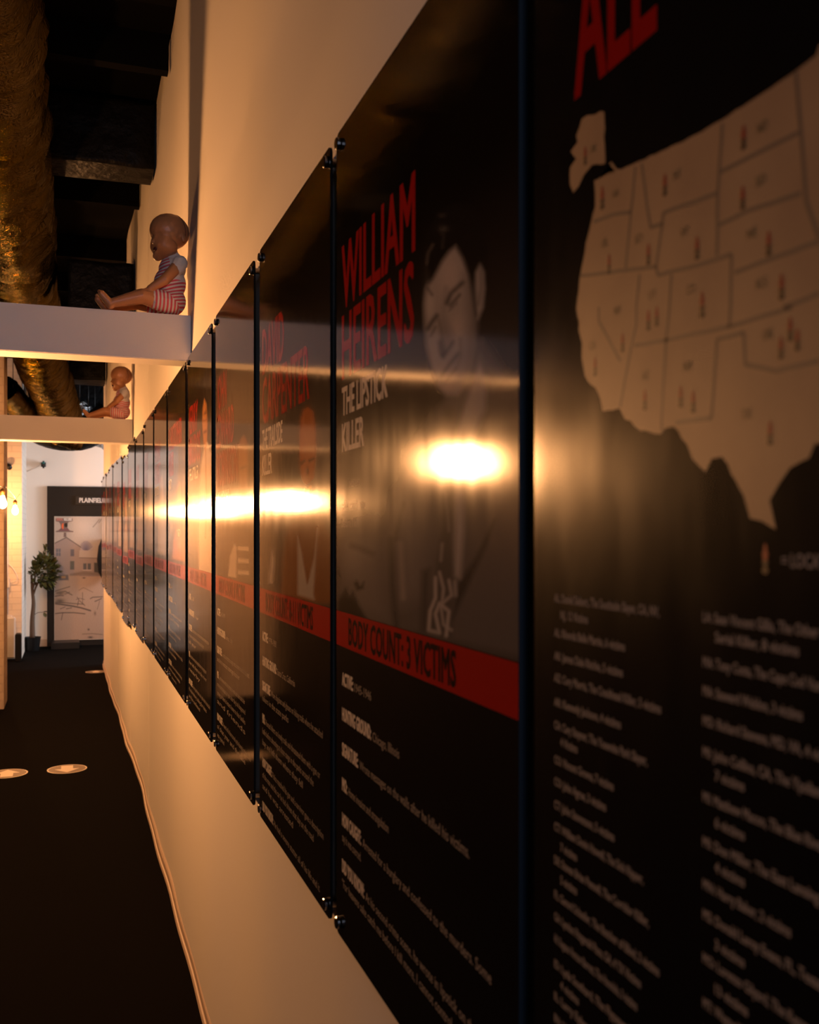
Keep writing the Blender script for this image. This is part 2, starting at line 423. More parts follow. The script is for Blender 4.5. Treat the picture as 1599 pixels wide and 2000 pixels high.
def rect(u0, u1, v0, v1): return [(u0, v0), (u1, v0), (u1, v1), (u0, v1)], [(0, 1, 2, 3)]
LBL = [('ACTIVE:', .059), ('HUNTING GROUND:', .148), ('SIGNATURE:', .085), ('MO:', .027), ('HOW CAUGHT:', .10), ('DID YOU KNOW:', .115)]
def build_panel(y_near, y_far, label, title, sub, band, body, t=.004, paintfn=None, D=None, group='display panels along the white wall', yaw=0.0):
    Wd = y_far - y_near; yc = (y_far + y_near) / 2
    dx = (wx(yc) - .410)
    root = empty('display_panel', (PD + t + dx, yc, PZ0), yaw)
    tag(root, label, 'panel', group)
    add('board', panel_mesh(Wd, t), None, root)
    uL = -Wd / 2
    m0 = uL + .034
    it = []
    for i, (ln, wd) in enumerate(title): it.append((ln, m0, 1.890 - .1045 * i - PZ0, .092, wd, 1, .012))
    if it:
        add('title_lettering', flat('title', text_geo(it), t, .0002, [M['red']]), None, root)['label'] = 'tall red capital lettering'
    it = []; v0 = 1.890 - .1045 * (len(title) - 1) - .055 - PZ0
    for i, (ln, wd) in enumerate(sub): it.append((ln, m0, v0 - .054 * i, .040, wd, 1, .012))
    if it: add('subtitle_lettering', flat('subtitle', text_geo(it), t, .0002, [M['cream']]), None, root)['label'] = 'cream capital lettering'
    bz = 1.384 - PZ0
    bo = add('victim_band', flat('victim_band', rect(uL + .001, Wd / 2 - .001, bz, bz + .052), t, .0001, [M['redband']]), None, root); bo['label'] = 'red stripe across the panel'
    add('band_lettering', flat('band_text', text_geo([(band, uL + .07, bz + .007, .038, min(.42, Wd - .15), 1, .01)]), t, .0002, [M['dark']]), None, bo)
    bi = []; ti = []; v = 1.3265
    for (lb, lw), lines in zip(LBL, body):
        bi.append((lb, m0, v - PZ0, .0185, lw, 1, .02))
        for j, (ln, wd) in enumerate(lines):
            if j == 0: ti.append((ln, m0 + lw + .008, v - PZ0, .0125, wd, .72, .004))
            else: v -= .0235; ti.append((ln, m0, v - PZ0, .0125, wd, .72, .004))
        v -= .0525 if len(lines) < 2 else .046
    bi = [q for q in bi if q[2] > .02]; ti = [q for q in ti if q[2] > .02]
    for q in bi: add('fact_heading', flat('heading', text_geo([q]), t, .0002, [M['cream']]), None, root)
    for q in ti: add('fact_text_line', flat('text', text_geo([q]), t, .0002, [M['grey']]), None, root)
    if paintfn:
        z0, z1 = 1.437, 2.06
        base, layers, nu, nv = paintfn
        me = picture('portrait', ((PD - .0001, y_far - .0005, z0), (0, -(Wd - .001), 0), (0, 0, z1 - z0)), nu, nv, base, layers, M['photo'], .05,
                     local=(PD + t, yc, PZ0))
        add('portrait', me, None, root)['label'] = 'printed portrait photograph'
    for (u, vv) in ((-1, 0), (1, 0), (-1, 1), (1, 1)):
        so = add('standoff', SO_B, None, root, (0, -u * (Wd / 2 - .02), .02 + vv * (PH - .04)))
        cp = add('cap', SO_C, None, so, (-t, 0, 0))
    return root

def Q3(*p): return [(x / 3.807 + 640, y / 3.807 + 300) for x, y in p]
def Q4(*p): return [(x / 3.807 + 640, y / 3.807 + 800) for x, y in p]
def base_dark(lo, hi, vs=.45, tint=(1, .80, .68)):
    def f(U, W_, X, Y):
        a = np.clip(1 - (W_ - vs) / .5, 0, 1) ** 1.6
        g = lo + (hi - lo) * a
        return g[..., None] * np.array(tint)
    return f
G = lambda g, w=.0: (g * 1.35 * (1 + w), g * 1.35 * (.86), g * 1.35 * (.78 - w * .3))
lay1 = [
 ('p', Q4((75,900),(300,860),(480,960),(520,1640),(75,1560)), G(.15), 40),
 ('g', 690, 1090, 26, 40, G(.20), 1),
 ('p', Q4((75,1420),(110,1370),(135,1330),(160,1390),(185,1350),(230,1450),(290,1560),(75,1535)), G(.02), 5),
 ('p', Q4((195,1290),(215,1270),(240,1310),(270,1280),(265,1330),(215,1345)), G(.03), 4),
 ('l', Q4((75,1180),(90,1250)), 3, G(.05), 3), ('l', Q4((180,1010),(240,1030),(330,1070)), 5, G(.07), 8),
 # jacket
 ('p', Q3((1150,1370),(1230,1480),(1300,1610),(1430,1690)) + Q4((1440,1840),(500,1620),(470,1400),(465,950),(540,640),(600,330),(700,150)) + Q3((820,1880),(1000,1780),(1080,1500)), G(.105), 10),
 ('p', Q4((530,640),(700,500),(760,900),(700,1350),(560,1420),(500,1000)), G(.17), 30),
 ('p', Q4((600,330),(830,60),(930,300),(860,700),(700,900),(620,640)), G(.13), 24),
 ('l', Q4((470,960),(480,1300),(510,1620)), 6, G(.045), 8),
 ('l', Q4((560,700),(500,960)), 4, G(.06), 6),
 ('l', Q4((540,1000),(560,1400)), 5, G(.26, .05), 7),
 ('p', Q4((1240,820),(1180,1010),(1000,1400),(930,1560),(960,1300),(1100,1100)), G(.04), 6),
 ('p', Q4((700,1200),(760,1180),(740,1660),(690,1640)), G(.06), 8),
 # shirt, collar
 ('p', Q3((1130,1500),(1180,1640),(1170,1904)) + Q4((1120,120),(1060,270),(1010,560),(1010,900),(980,1250),(945,1230),(950,800),(940,400),(960,120)) + Q3((1000,1890),(1050,1740)), G(.36), 8),
 ('p', Q3((1120,1480),(1200,1560),(1290,1660),(1230,1760),(1175,1700)), G(.15), 8),
 # neck
 ('p', Q3((1080,1380),(1140,1400),(1110,1560),(1040,1780),(1000,1890)) + Q4((960,120),(900,300),(840,120)) + Q3((880,1790),(1010,1700)), G(.14), 10),
 ('g', *Q4((900,40))[0], 14, 18, G(.06), 1),
 # face
 ('p', Q3((950,685),(1005,780),(1045,880),(1080,1000),(1090,1250),(1085,1430),(1050,1600),(1015,1710),(965,1795),(885,1795),(815,1725),(775,1600),(735,1440),(722,1280),(720,1120),(735,1000),(790,900),(860,790),(910,710)), G(.34), 7),
 ('p', Q3((1010,900),(1080,1000),(1095,1250),(1085,1450),(1040,1620),(1010,1700),(1030,1450),(1050,1250),(1040,1050)), G(.17), 14),
 ('g', *Q3((900,900))[0], 24, 50, G(.42, .05), 1),
 ('g', *Q3((760,1120))[0], 9, 30, G(.44), 1),
 ('g', *Q3((960,1290))[0], 15, 26, G(.40, .05), 1),
 ('p', Q3((880,1000),(860,1200),(930,1350),(930,1420),(870,1500),(835,1470),(845,1250)), G(.25), 9),
 ('p', Q3((820,1400),(850,1380),(880,1480),(860,1520),(835,1500)), G(.10), 5),
 ('l', Q3((885,1110),(915,1040),(1000,960)), 6.5, G(.045), 5),
 ('l', Q3((910,1130),(945,1090),(980,1050)), 4.0, G(.05), 4), ('l', Q3((905,1165),(960,1110)), 2, G(.13), 3),
 ('l', Q3((740,1000),(775,1050)), 3, G(.08), 4),
 ('l', Q3((745,1300),(775,1250),(810,1205)), 6.5, G(.05), 5), ('l', Q3((765,1355),(800,1290)), 3, G(.10), 4),
 ('l', Q3((855,1505),(900,1450),(930,1400)), 4, G(.07), 5),
 ('l', Q3((825,1240),(850,1350),(845,1470)), 3, G(.16), 6),
 ('l', Q3((850,1645),(900,1575),(970,1490)), 5.5, G(.07), 5), ('l', Q3((870,1660),(930,1590),(960,1545)), 4, G(.30), 4), ('l', Q3((880,1690),(950,1600)), 2.5, G(.09), 4),
 ('l', Q3((985,1380),(990,1500),(960,1600)), 2.5, G(.15), 6),
 ('g', *Q3((900,1740))[0], 14, 8, G(.40, .1), 1),
 # ear
 ('p', Q3((1130,815),(1158,880),(1166,1000),(1152,1150),(1115,1232),(1098,1150),(1085,1000),(1095,880)), G(.33), 5),
 ('l', Q3((1135,870),(1140,1000),(1120,1120)), 3, G(.16), 4),
 # hair
 ('p', Q3((735,830),(725,700),(750,560),(820,440),(950,370),(1060,390),(1145,500),(1180,680),(1180,850),(1130,815),(1090,880),(1100,1200),(1075,1050),(1045,900),(1005,780),(950,685),(900,730),(850,800),(780,930),(750,960)), G(.010), 6),
 ('l', Q3((735,820),(745,740),(780,680)), 3, G(.09, .1), 4), ('g', *Q3((860,560))[0], 9, 6, G(.07), 1), ('g', *Q3((850,460))[0], 8, 4, G(.04), 1), ('l', Q3((850,700),(860,620),(840,560)), 2, G(.05), 4),
 # tie with pale figures
 ('p', Q4((860,480),(940,480),(930,700),(910,1000),(930,1200),(925,1690),(735,1650),(790,1250),(850,900)), G(.075), 6),
 ('l', Q4((800,1250),(800,1400),(760,1500),(750,1640),(830,1660),(800,1520),(830,1440),(900,1500),(880,1680)), 6, G(.36), 3),
 ('l', Q4((830,1210),(860,1330),(850,1440),(920,1380),(900,1270)), 5, G(.34), 3),
 ('l', Q4((850,1000),(840,1120)), 4, G(.25), 4), ('l', Q4((870,620),(890,760),(900,900)), 3, G(.2), 4), ('l', Q4((840,1460),(860,1600),(920,1640)), 4, G(.34), 3),
 ('l', Q4((945,1280),(950,1380)), 5, G(.3), 4),
]
wp = build_panel(.802, 1.4455, 'glossy panel with red name and large grey portrait of a dark-haired man in tie',
    [('WILLIAM', .326), ('HEIRENS', .322)], [('THE LIPSTICK', .220), ('KILLER', .113)], 'BODY COUNT: 3 VICTIMS',
    [[('1945-1946', .082)], [('Chicago, Illinois', .112)], [('Wrote messages on the walls after he killed his victims.', .40)], [('Home invasion and strangulation', .19)],
     [('Arrested for a burglary and confessed to the murders. Some', .44), ('say it was coerced.', .10)],
     [('At his second crime scene, he wrote in lipstick on the wall', .42), ('"For heavens sake catch me before I kill more, I cannot control myself"', .50)]],
    t=.010, paintfn=(base_dark(.006, .085, .30), lay1, 330, 300))
# pencil-like handwriting behind the portrait
uh = lambda px: -(yz(px, 1000)[0] - (.802 + 1.4455) / 2)
hw = [('heavens', uh(682), yz(682, 952)[1] - PZ0, .013, .052, 1, .0), ('sake catch me', uh(667), yz(667, 998)[1] - PZ0, .015, .125, 1, 0), ('before I kill', uh(667), yz(667, 1030)[1] - PZ0, .013, .09, 1, 0)]
add('handwriting', flat('handwriting', text_geo(hw), .010, .0002, [M['grey']]), None, wp)['label'] = 'pale handwritten words'

OR = (.42, .12, .03)
lay2 = [
 ('p', [(548,1175),(552,1090),(560,1030),(585,1000),(625,1010),(648,1050),(648,1180)], (.22, .085, .025), 6),
 ('p', [(581,1045),(590,1080),(600,1140),(613,1090),(620,1030),(612,1160),(614,1172),(581,1162)], (.42, .36, .32), 3),
 ('p', [(588,1050),(600,1060),(612,1040),(608,1100),(600,1138),(592,1090)], (.22, .09, .03), 3),
 ('p', [(583,870),(586,820),(592,800),(601,795),(611,803),(616,830),(618,880),(614,930),(608,955),(601,1000),(594,960),(586,925)], OR, 4),
 ('g', 601, 850, 10, 40, (.48, .16, .04), 1),
 ('l', [(588,905),(594,900)], 4, (.10, .03, .01), 3), ('l', [(604,900),(612,896)], 4, (.10, .03, .01), 3),
 ('l', [(590,945),(600,950),(610,940)], 4, (.12, .04, .02), 3), ('g', 600, 920, 3, 8, (.2, .06, .02), 1),
 ('p', [(524,1140),(530,1075),(534,1065),(538,1090),(532,1140)], G(.30), 4), ('l', [(528,1010),(535,1080),(545,1130)], 3, G(.03), 3), ('l', [(543,1050),(545,1140)], 3, G(.03), 3), ('l', [(517,1020),(521,1090)], 3, G(.05), 3),
]
build_panel(1.483, 2.089, 'black glossy panel with a bald orange-tinted man in a tan jacket and white shirt',
    [('DAVID', .218), ('CARPENTER', .428)], [('THE TRAILSIDE', .205), ('KILLER', .10)], 'BODY COUNT: 8-11 VICTIMS',
    [[('1979-1981', .08)], [('Santa Cruz, California', .16)], [('Wore disguises and glasses on hiking trails where he attacked', .43), ('hikers in the state parks', .26)],
     [('Hunted hikers on lonely trails and threatened them with a gun or', .47), ('knife before shooting at close range in the parks around the', .46), ('bay and left them where they fell', .38)],
     [('Police matched his gun and a survivor gave a description', .42), ('of the man and the car he had driven that day on the road', .46), ('and he was arrested', .3)], [('He had a severe stutter all of his life and it', .38), ('was noticed by those who lived to tell of it', .44)]],
    paintfn=(base_dark(.006, .060), lay2, 180, 200))
lay3 = [
 ('p', [(446,1128),(450,1075),(462,1040),(480,1045),(492,1060),(492,1135)], G(.10), 4),
 ('p', [(445,1126),(449,1085),(458,1060),(462,1070),(461,1129)], (.50, .42, .36), 2),
] + [('p', [(464, y), (486, y + 2), (486, y + 11), (464, y + 9)], (.50, .42, .34), 1.5) for y in (1066, 1090, 1113)] + [
 ('p', [(465,880),(469,858),(476,850),(482,860),(484,900),(483,950),(479,990),(474,1020),(469,980),(466,930)], (.36, .15, .05), 2.5),
 ('l', [(470,916),(474,914)], 4, (.07, .03, .02), 2), ('l', [(478,912),(482,910)], 4, (.07, .03, .02), 2), ('l', [(471,950),(479,948)], 3, (.1, .03, .02), 2),
 ('l', [(440,1010),(443,1050),(447,1080)], 2, G(.03), 2), ('l', [(430,1020),(434,1070)], 2, G(.03), 2), ('g', 475, 1015, 5, 9, (.28, .12, .04), 1),
]
build_panel(2.160, 2.767, 'black glossy panel with a striped-shirt man and three lines of red letters',
    [('JOHN', .17), ('EDWARD', .29), ('ROBINSON', .354)], [('THE SLAVEMASTER', .22)], 'BODY COUNT: 8 VICTIMS',
    [[('1984-1999', .08)], [('Kansas City', .12)], [('Stored his victims in large metal barrels found on his land', .42), ('and in a rented storage locker', .38)],
     [('Lured women with the promise of work and then took their', .42), ('money and cheques for years after they had disappeared', .46), ('posing as them in letters home to their families', .46), ('and friends', .46)],
     [('A search of his farm turned up the barrels in the summer', .43), ('of that year and the case', .46), ('was opened', .13)], [('He was known online by another name in the', .38), ('early years of the internet chat rooms and it', .44), ('was used at the trial', .3)]],
    paintfn=(base_dark(.006, .060), lay3, 140, 180))
lay4 = [
 ('p', [(388,1120),(389,960),(392,910),(397,880),(400,862),(404,862),(413,885),(414,1130)], (.62, .50, .42), 2.5),
 ('l', [(401,870),(402,960),(401,1050)], 1.5, (.35, .16, .10), 1.5),
 ('p', [(395,830),(396,795),(399,778),(403,790),(405,830),(404,860),(401,880),(397,862)], (.55, .22, .07), 1.5),
 ('l', [(400,808),(403,803)], 3, (.08, .03, .02), 1.5), ('l', [(399,845),(402,842)], 4, (.12, .03, .02), 2), ('l', [(398,822),(403,820)], 1.5, (.10, .03, .02), 1.5),
 ('l', [(377,1070),(384,1040),(385,1090),(387,1120)], 2, G(.02), 2),
]
build_panel(2.851, 3.454, 'black glossy panel with a figure in pale clothing at its right edge',
    [('JERRY', .245), ('BRUDOS', .31)], [('THE LUST KILLER', .255)], 'BODY COUNT: 4 VICTIMS',
    [[('1968-1969', .08)], [('Oregon', .10)], [('Kept the shoes of his victims and dressed in their clothes', .42), ('at home in the garage where he worked alone at night', .40), ('all year', .2)],
     [('Abducted women and strangled them in the garage and', .42), ('then left them in the river', .46), ('nearby', .3)],
     [('Students gave his name to the police after he had called', .43), ('the dormitory asking for dates', .46), ('and he confessed', .3)], [('His interest in shoes began at the age of five', .38), ('when he found a pair at the dump', .44), ('near the house', .3)]],
    paintfn=(base_dark(.006, .070), lay4, 120, 180))
lay5 = [
 ('p', [(336,1092),(338,1060),(343,1036),(350,1030),(357,1048),(361,1075),(361,1097)], (.50, .20, .07), 2), ('p', [(345,1035),(350,1070),(353,1040),(351,1032)], (.60, .42, .28), 1.5),
 ('p', [(346,990),(346,960),(349,942),(353,950),(354,975),(352,1005),(349,1012)], (.50, .22, .08), 1.5), ('l', [(329,1080),(334,1020),(338,1040)], 2, G(.3), 2), ('l', [(349,1052),(351,1051)], 3, (.08, .03, .02), 1),
]
body_far = [[('1978-1984', .08)], [('Across the country', .14)], [('Posed as a photographer to lure young women from malls', .40), ('and other busy places', .40)],
     [('Offered modelling work and drove them away in his car', .42), ('across state lines', .3)], [('Stopped at a gas station near the border by two officers', .42), ('after a nationwide hunt', .3)], [('He raced cars and had a fortune from building', .38), ('work in the state', .44), ('for years', .3)]]
build_panel(3.534, 4.19, 'black glossy panel with a long red first name line over a small orange-faced portrait',
    [('CHRISTOPHER', .50), ('WILDER', .20)], [('BEAUTY', .12)], 'BODY COUNT: 8 VICTIMS', body_far, paintfn=(base_dark(.006, .075), lay5, 100, 150))

# farther panels: the same kind of print, copied part by part
lay6 = [('p', [(308,1080),(309,1020),(313,990),(318,985),(322,1000),(323,1085)], G(.30, .1), 1.5), ('p', [(312,985),(313,945),(316,925),(319,945),(319,985)], (.40, .24, .14), 1.5)]
lay7 = [('p', [(285,1070),(287,1020),(290,990),(294,990),(297,1020),(298,1075)], (.40, .3, .24), 1.5), ('p', [(289,985),(290,940),(293,920),(295,950),(295,985)], (.42, .22, .12), 1.5)]
protoA = build_panel(4.265, 4.90, 'black panel with slim pale portrait, just beyond the one with orange-faced portrait', [('RICHARD', .30), ('RAMIREZ', .31)], [('NIGHT STALKER', .22)], 'BODY COUNT: 14 VICTIMS', body_far,
    paintfn=(base_dark(.006, .075), lay6, 60, 100))
protoB = build_panel(4.985, 5.60, 'black glossy panel with a faint narrow figure, below the end of the farther beam', [('DENNIS', .26), ('RADER', .22)], [('BTK', .08)], 'BODY COUNT: 10 VICTIMS', body_far,
    paintfn=(base_dark(.006, .075), lay7, 60, 100))
def copy_tree(o, parent=None):
    c = o.copy(); COL.objects.link(c)
    if parent: c.parent = parent
    for ch in list(o.children): copy_tree(ch, c)
    return c
far_spots = [5.70, 6.40, 7.10, 7.82, 8.50, 9.18, 9.86, 10.54, 11.22]
far_lab = ['sixth panel counted back from the far end of the white wall'] 
ordn = ['ninth', 'eighth', 'seventh', 'sixth', 'fifth', 'fourth', 'third', 'second', 'last']
for i, y0 in enumerate(far_spots):
    c = copy_tree(protoA if i % 2 else protoB)
    yc = y0 + .31; c.location.x = PD + .004 + (wx(yc) - .410) - .003 * (i % 2); c.location.y = yc
    c.location.z = PZ0 + (-.02, 0, .012, -.012, 0, .01, -.006, .012, 0)[i]
    if i == 2: c.location.z = PZ0 - .055
    c.rotation_euler.z = -math.atan2(wx(yc + .3) - wx(yc - .3), .6)
    c['label'] = ('narrow-looking black panel, %s from the far end of the row' % ordn[i]) if i < 8 else 'last black panel at the far end of the row, beside the wall corner'

# ------------------------------------------------------------------ the map board nearest the camera
YF, YN = .771, -.40
mb = empty('map_board', (PD + .010, (YF + YN) / 2, PZ0)); ycm = (YF + YN) / 2
tag(mb, 'wide black board with a tan map of the western states and two columns of names', 'board')
bo = add('board', panel_mesh(YF - YN, .010), None, mb)
def uv(px, py):
    y, z = yz(px, py); return (ycm - y, z - PZ0)
def z6(x, y): return uv(x / 2.86 + 1040, y / 2.86)
def z7(x, y): return uv(x / 2.86 + 1040, y / 2.86 + 600)
def rough_line(pts, amp, seg=.006):
    out = []
    for (a, b) in zip(pts, pts[1:]):
        L = math.hypot(b[0] - a[0], b[1] - a[1]); n = max(1, int(L / seg))
        for k in range(n):
            t = k / n; x = a[0] + (b[0] - a[0]) * t; y = a[1] + (b[1] - a[1]) * t
            q = Vector((x * 120, y * 120, 0)); out.append((x + amp * noise.noise(q), y + amp * noise.noise(q + Vector((9, 3, 1)))))
    out.append(pts[-1]); return out
coast = [z6(*p) for p in ((460,955),(425,965),(345,1012),(352,1080),(350,1150),(335,1200),(290,1400),(268,1540),(245,1716))] + \
        [z7(*p) for p in ((262,130),(278,200),(275,280),(290,390),(350,450),(380,510),(392,580),(480,575),(520,620),(600,690),(720,705),(740,667),(790,667),(860,760),(890,850),(965,925),(1000,842),(1060,837),(1110,930),(1180,1060),(1210,1170),(1360,1235),(1330,1080),(1370,980),(1440,900),(1540,840),(1575,770),(1610,762))]
beyond = [uv(1640, 860), uv(1760, 905), uv(1900, 880), uv(2060, 990), uv(2250, 1080), uv(2420, 1050), uv(2330, 800), uv(2480, 420), uv(2600, 60), uv(2350, -60), uv(2100, -230), uv(1800, -60)]
north = [z6(*p) for p in ((1600,255),(1582,310),(1480,390),(1290,520),(1060,668),(840,790),(600,900),(500,942),(470,945),(440,905),(430,915))]
alaska = [z6(*p) for p in ((275,660),(330,640),(400,618),(405,915),(330,925),(290,970),(255,1050),(225,1075),(208,1030),(213,930),(245,880),(215,845),(250,800),(240,760),(262,720))]
outline = rough_line(coast, .0022) + beyond + rough_line(north, .0008)
def fill(polys):
    bm = bmesh.new()
    for pl in polys:
        vs = [bm.verts.new((u, v, 0)) for u, v in pl]; f = bm.faces.new(vs)
    bmesh.ops.triangulate(bm, faces=bm.faces[:])
    V = [(v.co.x, v.co.y) for v in bm.verts]; bm.verts.index_update(); Fs = [tuple(v.index for v in f.verts) for f in bm.faces]
    if sum((V[f[1]][0]-V[f[0]][0])*(V[f[2]][1]-V[f[0]][1])-(V[f[1]][1]-V[f[0]][1])*(V[f[2]][0]-V[f[0]][0]) for f in Fs) < 0: Fs = [f[::-1] for f in Fs]
    bm.free(); return V, Fs
land = add('map_land', flat('land', fill([outline, rough_line(alaska + alaska[:1], .002)[:-1]]), .010, .0001, [M['land']]), None, mb)
land['label'] = 'tan printed map of the western states'
def ribbons(lines, wd):
    V = []; Fs = []
    for pts in lines:
        pts = rough_line(pts, .0006, .01)
        for a, b in zip(pts, pts[1:]):
            dx, dy = b[0] - a[0], b[1] - a[1]; L = math.hypot(dx, dy) + 1e-9; nx, ny_ = -dy / L * wd / 2, dx / L * wd / 2
            k = len(V); V += [(a[0] - nx, a[1] - ny_), (b[0] - nx, b[1] - ny_), (b[0] + nx, b[1] + ny_), (a[0] + nx, a[1] + ny_)]; Fs.append((k, k + 1, k + 2, k + 3))
    return V, Fs
L6 = [[(340,1240),(450,1200),(550,1185)],[(575,930),(550,1185),(520,1500)],[(270,1540),(400,1525),(690,1490)],[(700,1535),(940,1480),(1110,1420)],[(610,910),(640,1150),(660,1270),(725,1250)],[(725,1250),(690,1490),(700,1535)],[(725,1250),(730,1190),(1030,1080)],[(1060,690),(1035,1080),(1030,1430)],[(1050,960),(1490,740)],[(1040,1260),(1200,1180),(1500,1080)],[(1470,400),(1500,740),(1530,1130),(1600,1330)],[(1130,1520),(1600,1350)],[(1110,1420),(1105,1716)],[(600,1530),(580,1716)],[(775,1530),(765,1716)],[(1400,1716),(1600,1640)]]
L7 = [[(570,215),(740,185),(1100,110),(1450,0)],[(765,0),(745,200),(720,640),(725,700)],[(1105,0),(1100,110)],[(370,0),(370,80),(490,300)],[(580,0),(580,100),(545,250),(500,500),(490,560)],[(1030,180),(1180,140),(1190,320),(1360,355),(1600,300)],[(1030,180),(1000,620),(800,645)]]
add('state_lines', flat('state_lines', ribbons([[z6(*p) for p in l] for l in L6] + [[z7(*p) for p in l] for l in L7], .0028), .010, .0002, [M['line']]), None, land)
PIN6 = [(1180,700,835),(1175,1040,1170),(740,970,1095),(295,820,920),(390,1040,1170),(920,1320,1450),(648,1360,1480),(428,1420,1530),(1320,1290,1430),(1392,1530,1675),(948,1630,1775)]
PIN7 = [(503,145,250),(648,15,130),(695,-5,105),(350,280,385),(628,460,575),(828,440,560),(897,465,590),(1440,55,190),(1480,120,245),(1388,165,290),(1328,635,770)]
def pin(top, bot):
    V = []; Fs = []; fm = []
    h = top[1] - bot[1]; u = bot[0]
    for (a0, a1, w0, w1, mi) in ((.0, .12, .10, .17, 1), (.12, .22, .17, .10, 1), (.22, .32, .07, .07, 1), (.32, .44, .16, .13, 1), (.44, .62, .08, .12, 0), (.62, .68, .15, .15, 0), (.68, .92, .10, .07, 0), (.92, 1.0, .07, .02, 0)):
        k = len(V); uu = 1.0
        V.extend([(u - w0 * h * uu, bot[1] + a0 * h), (u + w0 * h * uu, bot[1] + a0 * h), (u + w1 * h * uu, bot[1] + a1 * h), (u - w1 * h * uu, bot[1] + a1 * h)]); Fs.append((k, k + 1, k + 2, k + 3)); fm.append(mi)
    add('map_marker', flat('marker', (V, Fs), .010, .0003, [M['pin'], M['pindark']], fm), None, land)
for x, a, b in PIN6: pin(z6(x, a), z6(x, b))
for x, a, b in PIN7: pin(z7(x, a), z7(x, b))
pin(z7(1318, 1320), z7(1300, 1490))
AB = [('ND',1285,735,6),('SD',1275,1035,6),('MT',810,1000,6),('WA',465,1105,6),('WY',850,1320,6),('ID',595,1355,6),('OR',402,1380,6),('NE',1225,1330,6),('KS',1280,1610,6),('CO',885,1640,6),('UT',670,1670,6),('AK',340,850,6),
      ('NV',475,40,7),('CA',335,235,7),('AZ',630,405,7),('NM',865,355,7),('OK',1315,180,7),('TX',1195,625,7)]
it = []
for t_, x, y, zz in AB:
    u, v = (z6 if zz == 6 else z7)(x, y); it.append((t_, u - .0045, v, .0062, .009, 1, .0))
for q in it: add('state_letters', flat('abbr', text_geo([q]), .010, .0003, [M['abbr']]), None, land)
u, v = uv(1124, 190); add('title_lettering', flat('all', text_geo([('ALL', u, 1.906 - PZ0, .105, .1135, 1, .014)]), .010, .0002, [M['red']]), None, mb)['label'] = 'red capital lettering'
it = []
LC = [(155, 0, 'AL: Daniel Siebert, The Southside Slayer, CA, NV,', .154), (225, 1, 'NJ, 12 Victims', .045), (305, 0, 'AL: Rhonda Belle Martin, 6 victims', .110), (405, 0, 'AK: James Dale Ritchie, 5 victims', .107),
 (500, 0, 'AZ: Cory Morris, The Crackhead Killer, 5 victims', .156), (605, 0, 'AR: Kennedy Jackson, 4 victims', .104), (705, 0, 'CA: Cary Stayner, The Yosemite Park Slayer,', .139), (770, 1, '4 Victims', .028),
 (855, 0, 'CO: Vincent Groves, 7 victims', .094), (950, 0, 'CO: John Agrue, 3 victims', .083), (1050, 0, 'CT: John Stevenson, 5 victims', .095), (1145, 0, 'CT: William Devin Howell, The Sick Ripper,', .134), (1220, 1, '7 victims', .027),
 (1290, 0, 'DE: Steven Brian Pennell, The Corridor Killer,', .141), (1360, 1, '5 victims', .027), (1440, 0, 'FL: Gerard Schaefer, The Butcher of Blind, 2 victims', .154), (1535, 0, 'GA: Lyndon Fitzgerald Pace, GA, 4 TX Victims', .131), (1630, 0, 'HI: Eugene Vernon Barrett, The Honolulu, 3 victims', .126),
 (1740, 0, 'ID: Lyda Southard, The Flypaper Lady, 4', .14), (1810, 1, '4 victims', .03), (1880, 0, 'IL: Larry Eyler, The Interstate Killer', .14), (1975, 0, 'IN: Herb Baumeister, 11 victims', .12), (2080, 0, 'IA: Robert Hansen, 17 victims', .12)]
for (yy, ind, s, wd) in LC:
    py = 1100 + (yy + 12) / 2.222; z = EYE - (py - 1040) / 944 * (PD / CS)
    it.append((s, uv(1095 if ind else 1083, 1200)[0], z - PZ0, .0068, wd, 1, .012))
RC = [(240, 0, 'LA: Sean Vincent Gillis, The Other Baton Rouge'), (320, 1, 'Serial Killer, 8 victims'), (435, 0, 'MA: Tony Costa, The Cape Cod Vampire, 4 victims'), (560, 0, 'MA: Steward Weldon, 3 victims'), (690, 0, 'MD: Richard Stevens, MD, VA, 4 victims'),
 (825, 0, 'MI: John Collins, CA, The Ypsilanti Ripper,'), (910, 1, '7 victims'), (1020, 0, 'MI: Matthew Macon, The Blue River Killer,'), (1110, 1, '6 victims'), (1215, 0, 'MI: Don Miller, The East Lansing Killer,'), (1300, 1, '4 victims'),
 (1400, 0, 'MN: Harry Baker, 2 victims'), (1530, 0, 'MS: Donald Leroy Evans, FL, Texas, 3'), (1630, 1, '3 victims'), (1720, 0, 'MO: Lorenzo Gilyard, The Kansas City'), (1820, 1, '13 victims'), (1915, 0, 'MT: Wayne Nance, The Missoula Mauler'), (2040, 0, 'NE: John Joubert, 3 victims')]
for (yy, ind, s) in RC:
    py = 1100 + (yy + 14) / 2.222; z = EYE - (py - 1040) / 1236 * (PD / CS)
    it.append((s, uv(1397 if ind else 1373, 1200)[0], z - PZ0, .0064, len(s) * .0031, 1, .012))
it.append(('= LOCATION', uv(1527, 1100)[0], uv(1527, 1107)[1] - 0, .0075, .05, 1, .012))
for q in it: add('list_entry', flat('list', text_geo([q]), .010, .0002, [M['grey']]), None, mb)
for (uu, vv) in ((-1, 0), (1, 0), (-1, 1), (1, 1)):
    so = add('standoff', SO_B, None, mb, (0, -uu * ((YF - YN) / 2 - .02), .02 + vv * (PH - .04))); add('cap', SO_C, None, so, (-.010, 0, 0))

